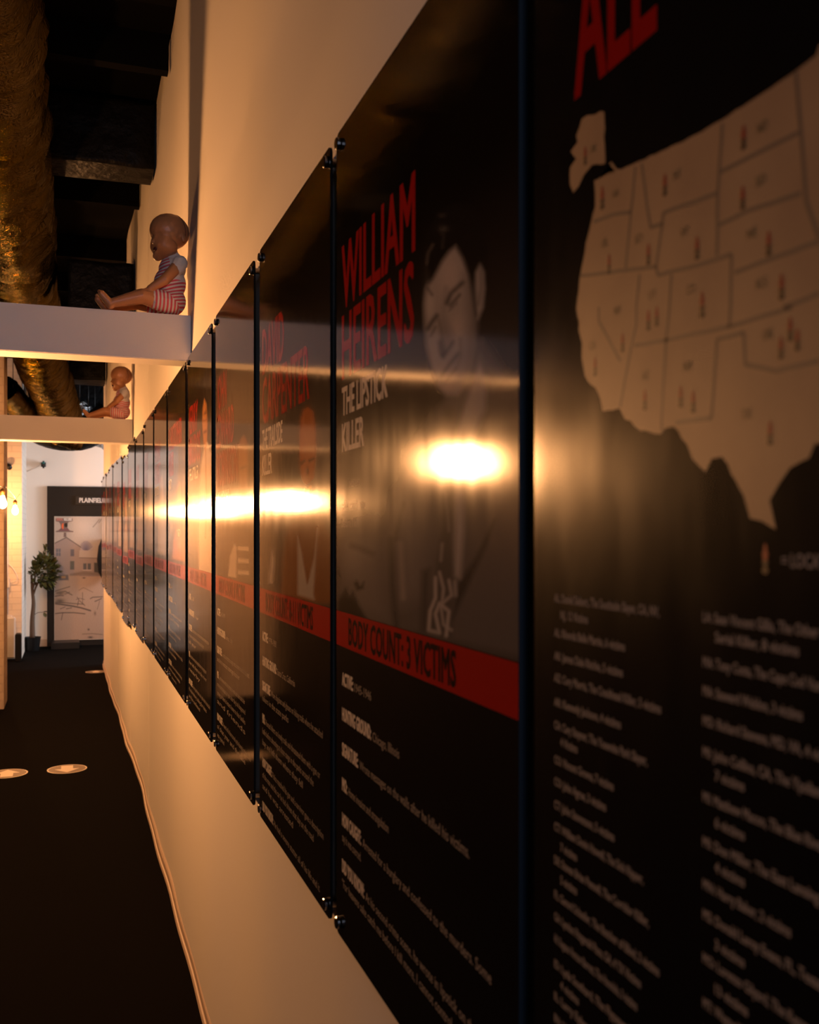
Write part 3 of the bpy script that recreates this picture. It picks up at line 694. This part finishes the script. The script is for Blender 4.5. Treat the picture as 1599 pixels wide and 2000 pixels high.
# ------------------------------------------------------------------ string of bulbs along the left
def lathe(prof, n=18):
    V = []; Fc = []
    for (r, z) in prof:
        for k in range(n): a = 2 * math.pi * k / n; V.append((r * math.cos(a), r * math.sin(a), z))
    for i in range(len(prof) - 1):
        for k in range(n): Fc.append((i * n + k, i * n + (k + 1) % n, (i + 1) * n + (k + 1) % n, (i + 1) * n + k))
    return V, Fc
bv, bf = lathe([(.002, -.062), (.016, -.057), (.027, -.042), (.030, -.026), (.027, -.010), (.020, .010), (.014, .026), (.012, .036)], 14)
me_bulb = mesh('bulb', bv, bf, [M['bulb']], smooth=True)
me_bulb2 = mesh('bulb', bv, bf, [M['bulb_far']], smooth=True)
sv, sf = lathe([(.012, .034), (.017, .036), (.018, .060), (.022, .064), (.022, .070), (.014, .085), (.004, .092), (.001, .093)], 14)
me_sock = mesh('socket', sv, sf, [M['brass']], smooth=True)
bm = bmesh.new(); tube_bm(bm, [(.0 + .022 * (1 - math.cos(a)) , 0, .092 + .03 + .03 * -math.cos(a * 1.0) ) for a in [math.pi * k / 8 * 1.15 for k in range(9)]], .0022, 6)
me_hook = from_bm('hook', bm, M['brass'], True)
proto = empty('edison_bulb', (0, 0, 0))
add('glass_bulb', me_bulb, None, proto)['label'] = 'glowing glass bulb'; add('socket', me_sock, None, proto); add('hook', me_hook, None, proto)
spots = [((-.75, 3.70, 1.86), 'glowing bulb near the nearer beam, seen as the big glare on the portrait panel'),
         ((-.75, 7.06, 1.80), 'glowing bulb at the farther beam, seen as glare on the orange-tinted portrait panel'),
         ((-.495, 8.05, 1.80), 'glowing bulb at the left edge, nearer and higher of the two seen directly'),
         ((-.545, 10.8, 1.80), 'glowing bulb right of the other, farther one before the white brick pier'),
         ((-.86, 12.3, 1.82), 'glowing bulb farthest along the string, seen only as glare in the panels')]
for i, (p, lb) in enumerate(spots):
    o = proto if i == 0 else copy_tree(proto)
    if i >= 2:
        gb = [c for c in o.children if c.name.startswith('glass_bulb')][0]; gb.data = me_bulb2
    o.location = p; tag(o, lb, 'bulb', 'bulbs of the light string')
    o.rotation_euler.z = (0, .5, 1.2, .2, 1)[i]
cp = [(-.80, .5, 2.05)]
for i, (p, _) in enumerate(spots):
    cp.append((p[0] + .002, p[1], p[2] + .10))
    if i < 4:
        q = spots[i + 1][0]; cp.append(((p[0] + q[0]) / 2 - .03, (p[1] + q[1]) / 2, (p[2] + q[2]) / 2 + .16))
tag(tube('string_light_cable', curve_pts(cp, 6), .003, M['black'], n=6), 'thin dark cable of the light string along the left wall', 'cable')

# ------------------------------------------------------------------ dolls
def remeshed(name, blobs, voxel, m, deform=None, smooth=4):
    bm = bmesh.new()
    for b in blobs:
        if len(b) == 4 and not isinstance(b[0], tuple):
            segs = [((b[0], b[1], b[2]), b[3])]
            c, r = segs[0]; v = bmesh.ops.create_icosphere(bm, subdivisions=3, radius=r)['verts']; bmesh.ops.translate(bm, vec=c, verts=v)
        elif b[0] == 'e':
            _, c, s = b[:3]; v = bmesh.ops.create_icosphere(bm, subdivisions=3, radius=1)['verts']
            bmesh.ops.scale(bm, vec=s, verts=v)
            if len(b) > 3: bmesh.ops.rotate(bm, verts=v, cent=(0, 0, 0), matrix=Matrix.Rotation(b[3], 3, 'Y'))
            bmesh.ops.translate(bm, vec=c, verts=v)
        else:
            p, q, r0, r1 = b; p = Vector(p); q = Vector(q); n = max(2, int((q - p).length / (min(r0, r1) * .35)))
            for k in range(n + 1):
                t = k / n; v = bmesh.ops.create_icosphere(bm, subdivisions=2, radius=r0 + (r1 - r0) * t)['verts']; bmesh.ops.translate(bm, vec=p.lerp(q, t), verts=v)
    me = from_bm(name, bm); o = bpy.data.objects.new('tmp', me); COL.objects.link(o)
    md = o.modifiers.new('r', 'REMESH'); md.mode = 'VOXEL'; md.voxel_size = voxel
    s = o.modifiers.new('s', 'SMOOTH'); s.iterations = smooth; s.factor = .5
    dg = bpy.context.evaluated_depsgraph_get(); dg.update()
    out = bpy.data.meshes.new_from_object(o.evaluated_get(dg)); out.name = name
    bpy.data.objects.remove(o); bpy.data.meshes.remove(me)
    if deform:
        for v in out.vertices: v.co = deform(v.co.copy())
    out.materials.clear(); out.materials.append(m)
    for p in out.polygons: p.use_smooth = True
    return out
def turn(c, a=R(24)):
    t = sm((c.z - .190) / .03); q = Matrix.Rotation(a * t, 3, 'Z') @ (c - Vector((.055, 0, 0)))
    return q + Vector((.055, 0, 0))
def face_def(c):
    def g(p, s): return math.exp(-((c - Vector(p)).length / s) ** 2)
    d = Vector((0, 0, 0))
    for sy in (-1, 1):
        d += Vector((-.0055, 0, 0)) * g((.122, sy * .024, .262), .011)      # eye sockets
        d += Vector((.003, 0, 0)) * g((.119, sy * .024, .258), .006)        # lids
        d += Vector((.002, sy * .003, 0)) * g((.105, sy * .036, .225), .018)
    d += Vector((-.007, 0, 0)) * g((.127, 0, .221), .010)                  # open mouth
    return turn(c + d)
body_bl = [
 ('e', (.060, 0, .292), (.070, .062, .060)), ('e', (.085, 0, .245), (.042, .047, .050)), (.100, 0, .207, .019), ('e', (.078, 0, .232), (.038, .050, .036)),
 ('e', (.118, 0, .246), (.013, .011, .010)), (.127, 0, .243, .0062), (.121, .006, .241, .005), (.121, -.006, .241, .005),
 ('e', (.118, 0, .229), (.008, .012, .0035)), ('e', (.113, 0, .2135), (.008, .010, .0035)),
 ('e', (.046, .060, .262), (.009, .006, .014)), ('e', (.046, -.060, .262), (.009, .006, .014)),
 ((.056, 0, .225), (.045, 0, .19), .024, .028),
 ('e', (.050, 0, .165), (.042, .055, .040)), ('e', (.058, 0, .115), (.050, .055, .055)), ('e', (.060, 0, .055), (.052, .056, .048))]
for sy in (-1, 1):
    s = sy
    body_bl += [((.036, .052 * s, .172), (.086, .068 * s, .112), .0225, .0185), ((.086, .068 * s, .112), (.132, .052 * s, .080), .0185, .0135),
                ('e', (.142, .049 * s, .074), (.013, .010, .008)),
                ((.066, .030 * s, .043), (.160, .047 * s, .052), .036, .026), ((.160, .047 * s, .052), (.255, .040 * s, .022), .0265, .016),
                ((.262, .040 * s, .018), (.290, .042 * s, .048), .0155, .0125), (.262, .040 * s, .0165, .0155)]
    for k, (dy, ln) in enumerate(((-.009, .014), (-.003, .017), (.003, .016), (.009, .013))):
        y0 = .049 * s + dy
        body_bl += [((.150, y0, .073), (.150 + ln * .8, y0 + dy * .2, .068), .0036, .0032), ((.150 + ln * .8, y0 + dy * .2, .068), (.152 + ln, y0 + dy * .2, .060), .0032, .0028)]
    body_bl += [((.140, .049 * s - .012 * s, .074), (.152, .049 * s - .019 * s, .072), .0042, .0034)]
    for k in range(5): body_bl += [(.296 - .0006 * k, (.031 + .0052 * k) * s, .058 - .0022 * k, (.0062, .0046, .0043, .0040, .0036)[k])]
me_body = remeshed('doll_body', body_bl, .0026, M['skin'], face_def, 3)
rom = [('e', (.050, 0, .165), (.046, .059, .040)), ('e', (.058, 0, .115), (.0545, .0595, .058)), ('e', (.060, 0, .055), (.0565, .0605, .052)), ((.048, 0, .198), (.048, 0, .170), .031, .045)]
for s in (-1, 1): rom += [((.066, .030 * s, .044), (.108, .038 * s, .048), .041, .0365), ((.034, .050 * s, .176), (.042, .054 * s, .160), .027, .026)]
me_romper = remeshed('romper', rom, .0026, None or M['skin'], None, 3)
def romper_mat():
    m = mat('striped_cotton', (.8, .8, .8), .85); nt = m.node_tree; b = nt.nodes['Principled BSDF']
    tc = nt.nodes.new('ShaderNodeTexCoord'); sp = nt.nodes.new('ShaderNodeSeparateXYZ'); nt.links.new(tc.outputs['Object'], sp.inputs[0])
    def mth(op, a, b_=None):
        n = nt.nodes.new('ShaderNodeMath'); n.operation = op
        for i, v in enumerate((a, b_)):
            if v is None: continue
            if isinstance(v, (int, float)): n.inputs[i].default_value = v
            else: nt.links.new(v, n.inputs[i])
        return n.outputs[0]
    X, Z = sp.outputs['X'], sp.outputs['Z']
    wz = mth('SINE', mth('MULTIPLY', mth('ADD', Z, mth('MULTIPLY', X, .30)), 2 * math.pi / .0115))
    wxx = mth('SINE', mth('MULTIPLY', X, 2 * math.pi / .0125))
    leg = mth('MULTIPLY', mth('GREATER_THAN', mth('ADD', X, mth('MULTIPLY', Z, -.9)), .012), mth('LESS_THAN', Z, .078))
    s = mth('ADD', mth('MULTIPLY', wxx, leg), mth('MULTIPLY', wz, mth('SUBTRACT', 1.0, leg)))
    st = mth('GREATER_THAN', s, -.05)
    white = mth('MULTIPLY', mth('GREATER_THAN', Z, .118), mth('LESS_THAN', X, .068))
    fac = mth('MULTIPLY', st, mth('SUBTRACT', 1.0, white))
    mx = nt.nodes.new('ShaderNodeMix'); mx.data_type = 'RGBA'; nt.links.new(fac, mx.inputs['Factor'])
    mx.inputs[6].default_value = (.68, .64, .60, 1); mx.inputs[7].default_value = (.62, .085, .11, 1)
    nt.links.new(mx.outputs[2], b.inputs['Base Color']); return m
me_romper.materials.clear(); me_romper.materials.append(romper_mat())
# seam across the skull, mouth
bm = bmesh.new(); pts = []
for k in range(33):
    a = math.pi * (-.62 + 1.24 * k / 32); cx, cy = .030, 0
    yy = .0625 * math.sin(a) ; zz = .292 + .0600 * math.cos(a)
    xx = .048 - (.352 - zz) * .18
    rr = math.sqrt(max(0, 1 - ((xx - .060) / .070) ** 2)) ; pts.append((xx, yy * rr, .292 + .0595 * math.cos(a) * rr))
tube_bm(bm, [turn(Vector(p)) for p in pts], .0010, 6); me_seam = from_bm('head_seam', bm, M['mouth'], True)
bm = bmesh.new(); v = bmesh.ops.create_icosphere(bm, subdivisions=3, radius=1)['verts']; bmesh.ops.scale(bm, vec=(.0065, .0105, .0068), verts=v); bmesh.ops.translate(bm, vec=(.1165, 0, .2215), verts=v)
for q in bm.verts: q.co = turn(q.co.copy())
me_mouth = from_bm('mouth', bm, M['mouth'], True)
d0 = empty('baby_doll', (0, 0, 0), math.pi)
add('doll_body', me_body, None, d0); add('romper', me_romper, None, d0)['label'] = 'red and white striped romper'; add('head_seam', me_seam, None, d0); add('mouth', me_mouth, None, d0)['label'] = 'dark open mouth'
d0.scale = (1.05, 1.05, 1.06)
d0.location = (wx(3.6) - .012, 3.618, 2.3335); d0.rotation_euler.z = math.pi + .10
tag(d0, 'bald vinyl baby doll in striped romper seated on the nearer beam, leaning on the wall', 'doll', 'baby dolls on the beams')
d1 = copy_tree(d0); d1.location = (wx(7.0) - .012, 7.018, 2.3335); d1.rotation_euler.z = math.pi - .12
tag(d1, 'baby doll glowing orange on the farther white beam, its back against the wall', 'doll', 'baby dolls on the beams')

# ------------------------------------------------------------------ floor stickers
def sticker(cx, cy, r, arrow, label):
    def disc(rr, n=40): return [(rr * math.cos(2 * math.pi * k / n), rr * math.sin(2 * math.pi * k / n)) for k in range(n)]
    root = mesh('sticker', [(x, y, .0006) for x, y in disc(r)], [tuple(range(40))], [M['stkwhite']])
    o = add('floor_sticker', root); o.location = (cx, cy, 0); tag(o, label, 'sticker', 'round arrow stickers on the carpet')
    add('inner_disc', mesh('inner', [(x, y, .0012) for x, y in disc(r * .93)], [tuple(range(40))], [M['stkgrey']]), None, o)
    a = [(-.30, -.72), (.30, -.72), (.30, .0), (.62, .0), (0, .80), (-.62, .0), (-.30, .0)]
    add('arrow', mesh('arrow', [(x * r * arrow, y * r * arrow, .0018) for x, y in a], [tuple(range(7))], [M['stkwhite']]), None, o)['label'] = 'pale arrow'
def floor_pt(px, py):
    f = F * EYE / (py - 1040); r = (px - 799.5) / F * f   # r = x cos - y sin, f = x sin + y cos
    return r * CS + f * SN, -r * SN + f * CS
x, y = floor_pt(131, 1502); sticker(x, y, .125, -1, 'round grey floor sticker whose pale arrow points toward the camera')
x, y = floor_pt(14, 1511); sticker(x, y, .125, 1, 'round grey floor sticker at the left edge with its arrow pointing away')
x, y = floor_pt(187, 1312); sticker(x, y, .11, 1, 'small distant floor sticker by the foot of the white wall')

# ------------------------------------------------------------------ far end: black door surround, poster, sign
def bxw(px, y=14.2):
    r = (px - 799.5) / F; return y * (SN + r * CS) / (CS - r * SN)
def bz(px, py, y=14.2):
    x = bxw(px, y); return EYE + (1040 - py) * (x * SN + y * CS) / F
dr = struct(box('door_1', bxw(92), .80, 14.14, 14.198, .0, bz(110, 950), M['darkpaint']))
# poster
xl = bxw(106, 14.13)
def A(*p): return [(x / 12.5 + 100, y / 12.5 + 950) for x, y in p]
def B(*p): return [(x / 11.11 + 100, y / 11.11 + 1090) for x, y in p]
def base_poster(U, W_, X, Y):
    sky = np.array([.40, .33, .28]); gr = np.array([.36, .24, .17])
    a = np.clip((Y - 1118) / 6, 0, 1)[..., None]
    C = sky * (1 - a) + gr * a
    s = np.sin(X * 1.9 + np.sin(Y * .7) * 2) * np.sin(Y * 1.3 + np.sin(X * .5) * 2)
    return C * (1 + .06 * s[..., None])
BR = (.045, .03, .025)
pl = [
 ('g', 165, 1028, 22, 18, (.50, .42, .36), 1), ('g', 205, 1030, 12, 25, (.28, .19, .12), 1),
 ('g', 168, 1070, 11, 9, (.29, .27, .36), 1)] + [('l', [(168, 1078), (168 + 13 * math.sin(a), 1076 - 19 * math.cos(a))], 1.1, (.10, .09, .17), .8) for a in np.linspace(-1.1, 1.1, 11)] + [
 ('l', A((1180,800),(1100,900),(1020,990)), .8, BR, 1), ('l', A((1240,780),(1160,890)), .8, BR, 1),
 ('p', A((70,1390),(370,1240),(720,1480),(700,1700),(690,2100),(70,2100)), (.27, .20, .18), 1),
 ('p', A((700,1720),(1300,1740),(1300,2200),(690,2200)), (.26, .19, .17), 1),
 ('p', A((690,1560),(1160,1570),(1125,1745),(680,1735)), (.40, .33, .30), .8),
 ('p', B((100,0),(1000,0),(1000,360),(110,360)), (.27, .20, .18), 1),
 ('l', A((70,1395),(370,1245),(720,1480)), 1.6, (.06, .045, .05), .7), ('l', A((690,1740),(1130,1752)), 1.1, (.10, .07, .06), .7),
 ('p', A((120,1520),(230,1520),(230,1700),(120,1700)), (.09, .10, .13), .7), ('l', A((120,1610),(230,1610)), .7, (.3, .25, .24), .5), ('l', A((175,1520),(175,1700)), .7, (.3, .25, .24), .5),
 ('p', A((470,1535),(560,1535),(560,1705),(470,1705)), (.07, .07, .10), .7),
 ('p', B((410,65),(500,65),(500,250),(410,250)), (.05, .06, .06), .7),
 ('p', B((695,115),(765,115),(765,250),(695,250)), (.05, .055, .07), .7), ('p', B((790,115),(860,115),(860,250),(790,250)), (.05, .055, .07), .7), ('l', B((690,262),(870,262)), 1, (.5, .42, .4), .5),
 ('p', B((930,100),(1110,100),(1110,350),(930,310)), (.02, .02, .02), 1),
 ('p', B((400,350),(700,280),(1100,330),(1100,380),(400,380)), (.16, .11, .09), 2),
 ('p', B((160,360),(370,360),(380,480),(160,480)), (.10, .08, .08), 1), ('p', B((220,390),(310,390),(310,440),(220,440)), (.30, .16, .06), .8),
 ('l', B((75,720),(200,680),(400,620)), 1.4, BR, 1), ('l', B((80,830),(200,810),(260,815)), 1.8, BR, 1), ('l', B((120,760),(300,720),(450,800)), 1.6, BR, 1), ('l', B((300,780),(400,740)), 1, BR, 1),
 ('g', *B((200,760))[0], 9, 5, (.14, .09, .06), 1), ('g', *B((190,930))[0], 10, 5, (.10, .07, .05), 1),
 ('l', B((90,990),(250,1010),(480,1045),(650,1080),(850,1140)), 2.6, BR, 1), ('l', B((90,960),(300,970),(520,990),(700,1000)), 1.5, BR, 1),
 ('l', B((90,1205),(250,1185),(500,1185),(730,1210)), 1.8, BR, .8), ('l', B((570,1030),(600,900),(560,850)), 1.2, BR, .8), ('l', B((680,970),(680,750)), .9, BR, .8), ('l', B((730,1030),(620,930)), 1.2, BR, .8), ('l', B((540,900),(620,870),(720,900)), .8, BR, .8),
 ('l', B((850,880),(900,850),(1110,840)), 1.6, BR, .9), ('l', B((950,940),(1090,880)), 1.6, BR, .9), ('l', B((1050,930),(1000,1110)), .8, (.10,.07,.05), .8), ('l', B((330,1100),(440,1080)), 1.4, BR, .9), ('l', B((200,1100),(300,1060)), 1.2, BR, .9),
 ('l', B((250,1190),(220,1340)), 1.2, BR, .9), ('l', B((600,700),(700,640),(900,740)), 1.0, (.14, .09, .06), 1), ('l', B((680,1650),(900,1640),(1110,1660)), 1.2, (.12, .08, .05), 1), ('g', *B((850,1720))[0], 5, 2, BR, 1), ('g', *B((810,1550))[0], 2, 2, BR, 1), ('g', *B((710,430))[0], 3, 1.5, BR, 1), ('g', *B((950,1200))[0], 2, 4, (.14, .09, .06), 1),
]
zt, zb_ = bz(150, 1009), bz(150, 1249)
po = empty('wall_poster', (xl, 14.135, zb_)); tag(po, 'tall printed poster of a pale farmhouse, bare branches and a vintage sign', 'poster')
Wp = .70 - xl
add('poster_board', from_bm('poster_board', (lambda bm: (bx(bm, 0, Wp, -.004, .006, 0, zt - zb_), bm)[1])(bmesh.new()), M['white_plastic']), None, po)
pme = picture('poster_picture', ((xl + .004, 14.130, zb_ + .004), (Wp - .008, 0, 0), (0, 0, zt - zb_ - .008)), 260, 420, base_poster, pl, M['poster'], .10, local=(xl, 14.135, zb_))
add('picture', pme, None, po)
# emblem of the poster: plaque with lettering, funnel, disc, brim and post
def pp(px, py): return (bxw(px, 14.129) - xl, bz(px, py, 14.129) - zb_)
def flat_xz(name, polys, m, parent, y=-.006):
    V = []; Fs = []
    for pl_ in polys:
        k = len(V); V += [(u, y, v) for u, v in pl_]; Fs.append(tuple(range(k, k + len(pl_))))
    return add(name, mesh(name, V, Fs, [m]), None, parent)
Mg = mat('emblem_grey', (.15, .10, .09), .5); Mr = mat('emblem_maroon', (.16, .06, .07), .5)
def Ap(*p): return [pp(*q) for q in A(*p)]
em = flat_xz('emblem', [Ap((110,1115),(540,1115),(540,1090),(450,1075),(400,1015),(400,920),(420,870),(520,850),(520,780),(110,780),(110,850),(190,870),(225,930),(240,1015),(180,1070),(110,1090)), Ap((300,1240),(305,1125),(365,1125),(370,1240))], Mg, po)
flat_xz('emblem_crown', [Ap((170,1085),(230,1025),(310,1040),(400,1025),(460,1085))], Mr, em, -.0072)
c = Ap((300, 970))[0]; rr_ = .035
flat_xz('emblem_disc', [[(c[0] + rr_ * math.cos(a) * .7, c[1] + rr_ * math.sin(a) * 1.2) for a in np.linspace(math.pi / 2, 3 * math.pi / 2, 14)]], M['orange'], em, -.0075)
c = Ap((360, 945))[0]
flat_xz('emblem_disc', [[(c[0] + .022 * math.cos(a), c[1] + .03 * math.sin(a)) for a in np.linspace(0, 2 * math.pi, 14)[:-1]]], M['black'], em, -.0076)
def text_xz(name, items, m, parent, y):
    V, Fs = text_geo(items); return add(name, mesh(name, [(q[0], y - (q[2] * 2 if len(q) > 2 else 0), q[1]) for q in V], Fs, [m]), None, parent)
a0, a1 = Ap((130, 835), (500, 835)); wa = (a1[0] - a0[0])
text_xz('emblem_lettering', [('SERIAL', a0[0], a0[1], .032, wa * .44, 1, .02)], M['signred'], em, -.0078)
text_xz('emblem_lettering', [('KILLERS', a0[0] + wa * .50, a0[1], .032, wa * .50, 1, .02)], M['sign'], em, -.0078)
# PLAINFIELD sign
sx0, sz0, sz1 = bxw(148, 14.12), bz(160, 985), bz(160, 970)
sg = empty('name_sign', (sx0, 14.138, sz0)); tag(sg, 'small black sign reading PLAINFIELD on the black panel above the poster', 'sign')
add('sign_board', from_bm('sign_board', (lambda bm: (bx(bm, 0, .52, -.02, 0, 0, sz1 - sz0), bm)[1])(bmesh.new()), M['black']), None, sg)
u0 = bxw(155, 14.12) - sx0
text_xz('sign_lettering', [('PLAINFIELD', u0, (sz1 - sz0) * .22, (sz1 - sz0) * .58, .345, 1, .015)], M['sign'], sg, -.0205)
fr = bmesh.new(); bx(fr, -.006, .526, -.024, -.0, sz1 - sz0, sz1 - sz0 + .006); bx(fr, -.006, .526, -.024, 0, -.006, 0); bx(fr, -.006, 0, -.024, 0, 0, sz1 - sz0)
add('sign_frame', from_bm('sign_frame', fr, M['darkpaint']), None, sg)
# low black step in front of the door, dark hanging garment
tag(box('door_step', bxw(100, 13.9), bxw(155, 13.9), 13.75, 14.12, 0.0, .085, M['black'], bevel=.006), 'low black step on the floor below the poster', 'step')
bm = bmesh.new(); tube_bm(bm, [(0, 0, 0), (0, 0, .10), (0, 0, .28), (0, 0, .46), (0, 0, .56), (0, 0, .60)], [.05, .10, .12, .10, .06, .012], 14)
bx(bm, -.02, .02, 0, .125, .55, .57)
o = add('hanging_garment', from_bm('hanging_garment', bm, M['black'], True)); o.location = (bxw(207, 14.015), 14.015, bz(200, 1132, 14.015)); tag(o, 'black bulging garment-like shape half hidden by the wall end, before the poster', 'garment')

# security camera on the far wall
def rbox(name, sx, sy, sz, m, parent, loc=(0, 0, 0), bev=.012):
    bm = bmesh.new(); bx(bm, -sx / 2, sx / 2, -sy / 2, sy / 2, -sz / 2, sz / 2); bmesh.ops.bevel(bm, geom=bm.edges[:], offset=bev, segments=3, affect='EDGES')
    return add(name, from_bm(name, bm, m, False), None, parent, loc)
sc_ = empty('security_camera', (bxw(85), 14.2, bz(85, 908))); tag(sc_, 'small black security camera with a teal lens high on the far white wall', 'camera')
rbox('camera_body', .062, .07, .10, M['black'], sc_, (0, -.06, 0), .02)
bm = bmesh.new(); bmesh.ops.create_uvsphere(bm, u_segments=16, v_segments=10, radius=.018); add('lens', from_bm('lens', bm, M['glasslens'], True), None, sc_, (0, -.092, .022))
rbox('mount', .03, .03, .03, M['white_plastic'], sc_, (-.035, -.015, .02), .005)
tag(tube('camera_cable', [(bxw(82), 14.185, bz(82, 905)), (bxw(70), 14.19, bz(70, 914)), (bxw(52), 14.19, bz(52, 921))], .004, M['white_plastic'], n=6), 'thin pale cable running left from the security camera', 'cable')
# fixtures on the brick corner pier (front face y = 12.9)
YP = 12.9
def pf(px, py, d=0.0): 
    return (bxw(px, YP - d), YP - d, bz(px, py, YP - d))
lp = empty('spot_lamp', pf(14, 912)); tag(lp, 'small dark wedge-shaped lamp high on the white brick pier', 'lamp')
bm = bmesh.new(); tube_bm(bm, [(-.03, -.02, .03), (.02, -.06, .0), (.035, -.085, -.015)], [.025, .038, .030], 12); add('lamp_head', from_bm('lamp_head', bm, M['black'], True), None, lp)
tube('bracket', [(-.03, 0, -.03), (-.035, -.02, .03)], .005, M['black'], lp, 6)
cd = empty('wall_conduit', pf(14, 1200)); tag(cd, 'pale vertical conduit with two boxes on the white brick pier', 'conduit')
def rel(p, o): return tuple(a - b for a, b in zip(p, o.location))
p0, p1 = pf(14, 1050, .02), pf(14, 1200, .02); tube('pipe', [rel(p0, cd), rel(p1, cd)], .012, M['white_plastic'], cd, 10)
rbox('junction_box', .055, .05, .13, M['white_plastic'], cd, rel(pf(14, 1138, .03), cd), .008)
rbox('junction_box', .075, .05, .11, M['white_plastic'], cd, rel(pf(17, 1210, .03), cd), .008)
cc = [pf(15, 1100, .02), pf(25, 1110, .03), pf(33, 1125, .03), pf(31, 1135, .03), pf(21, 1138, .02)]
tag(tube('looped_cable', curve_pts(cc, 6), .005, M['white_plastic'], n=6), 'thin cable looping over the white brick pier', 'cable')
tag(rbox('plug_adapter', .042, .05, .075, M['black'], None, pf(25, 1212, .03), .008), 'small black plug adapter low on the brick pier', 'adapter')
tag(rbox('utility_box', .13, .10, .50, M['white_plastic'], None, (bxw(19, YP - .06), YP - .06, .27), .012), 'tall pale utility box at the foot of the brick pier', 'box')
tag(box('waste_bin', bxw(30, 12.7), bxw(42, 12.7), 12.60, 12.78, 0, bz(36, 1237, 12.7), M['black'], bevel=.01), 'narrow black bin standing on the floor by the brick pier', 'bin')

# potted tree
tx, ty = bxw(63, 13.72), 13.72
tr_ = empty('potted_tree', (tx, ty, 0)); tag(tr_, 'bushy dark green potted tree in a black pot beside the poster', 'plant')
V, Fc = lathe([(.001, 0), (.085, 0), (.105, .17), (.11, .18), (.10, .18), (.098, .165), (.001, .16)], 20); add('pot', mesh('pot', V, Fc, [M['black']], smooth=False), None, tr_)
bm = bmesh.new()
tube_bm(bm, curve_pts([(0, 0, .15), (.0, .0, .4), (.015, 0, .62), (.0, 0, .80), (-.01, 0, 1.0)], 4), [.036 - .0014 * i for i in range(17)], 9)
tube_bm(bm, curve_pts([(.01, 0, .72), (.05, 0, .85), (.13, .0, 1.0)], 4), .013, 7); tube_bm(bm, curve_pts([(.0, 0, .78), (.03, -.03, .92), (.04, -.02, 1.1)], 4), .012, 7)
tube_bm(bm, curve_pts([(.02, -.01, .47), (.07, -.02, .50), (.13, -.02, .505)], 3), .004, 5)
add('trunk', from_bm('trunk', bm, M['bark'], True), None, tr_)
V = []; Fc = []
rnd = random.Random(5)
def leaf(c, d, up, L, wd):
    c = Vector(c); d = d.normalized(); s = d.cross(up).normalized(); nrm = s.cross(d)
    k = len(V)
    for t, ww, h in ((0, .08, 0), (.25, .8, .06), (.55, 1, .08), (.8, .75, .04), (1, .05, -.04)):
        for sg_ in (-1, 0, 1): V.append(c + d * L * t + s * wd * ww * sg_ + nrm * L * (h - (.12 * ww if sg_ == 0 else 0)))
    for i in range(4):
        for j in range(2): a = k + i * 3 + j; Fc.append((a, a + 1, a + 4, a + 3))
for i in range(430):
    a = rnd.random() * 6.283; zz = rnd.uniform(-1, 1); q = math.sqrt(1 - zz * zz); rr = rnd.uniform(.55, 1)
    c = Vector((.150 + .170 * rr * q * math.cos(a), .17 * rr * q * math.sin(a) , 1.04 + .22 * rr * zz))
    d = (c - Vector((.06, 0, .95))).normalized() + Vector((rnd.uniform(-.6, .6), rnd.uniform(-.6, .6), rnd.uniform(-.7, .3)))
    leaf(c, d, Vector((rnd.uniform(-.4, .4), rnd.uniform(-.4, .4), 1)), rnd.uniform(.05, .085), rnd.uniform(.016, .026))
for i in range(12): leaf((.17 + rnd.uniform(-.02, .02), -.02, 1.26 + i * .010), Vector((rnd.uniform(-1, 1), rnd.uniform(-1, 1), .9)), Vector((0, 0, 1)), .06, .016)
leaf((.13, -.02, .505), Vector((1, -.1, .1)), Vector((0, .3, 1)), .07, .022); leaf((.14, -.02, .50), Vector((.5, -.1, -1)), Vector((0, -1, .3)), .07, .022)
add('foliage', mesh('foliage', V, Fc, [M['leaf']], smooth=True), None, tr_)
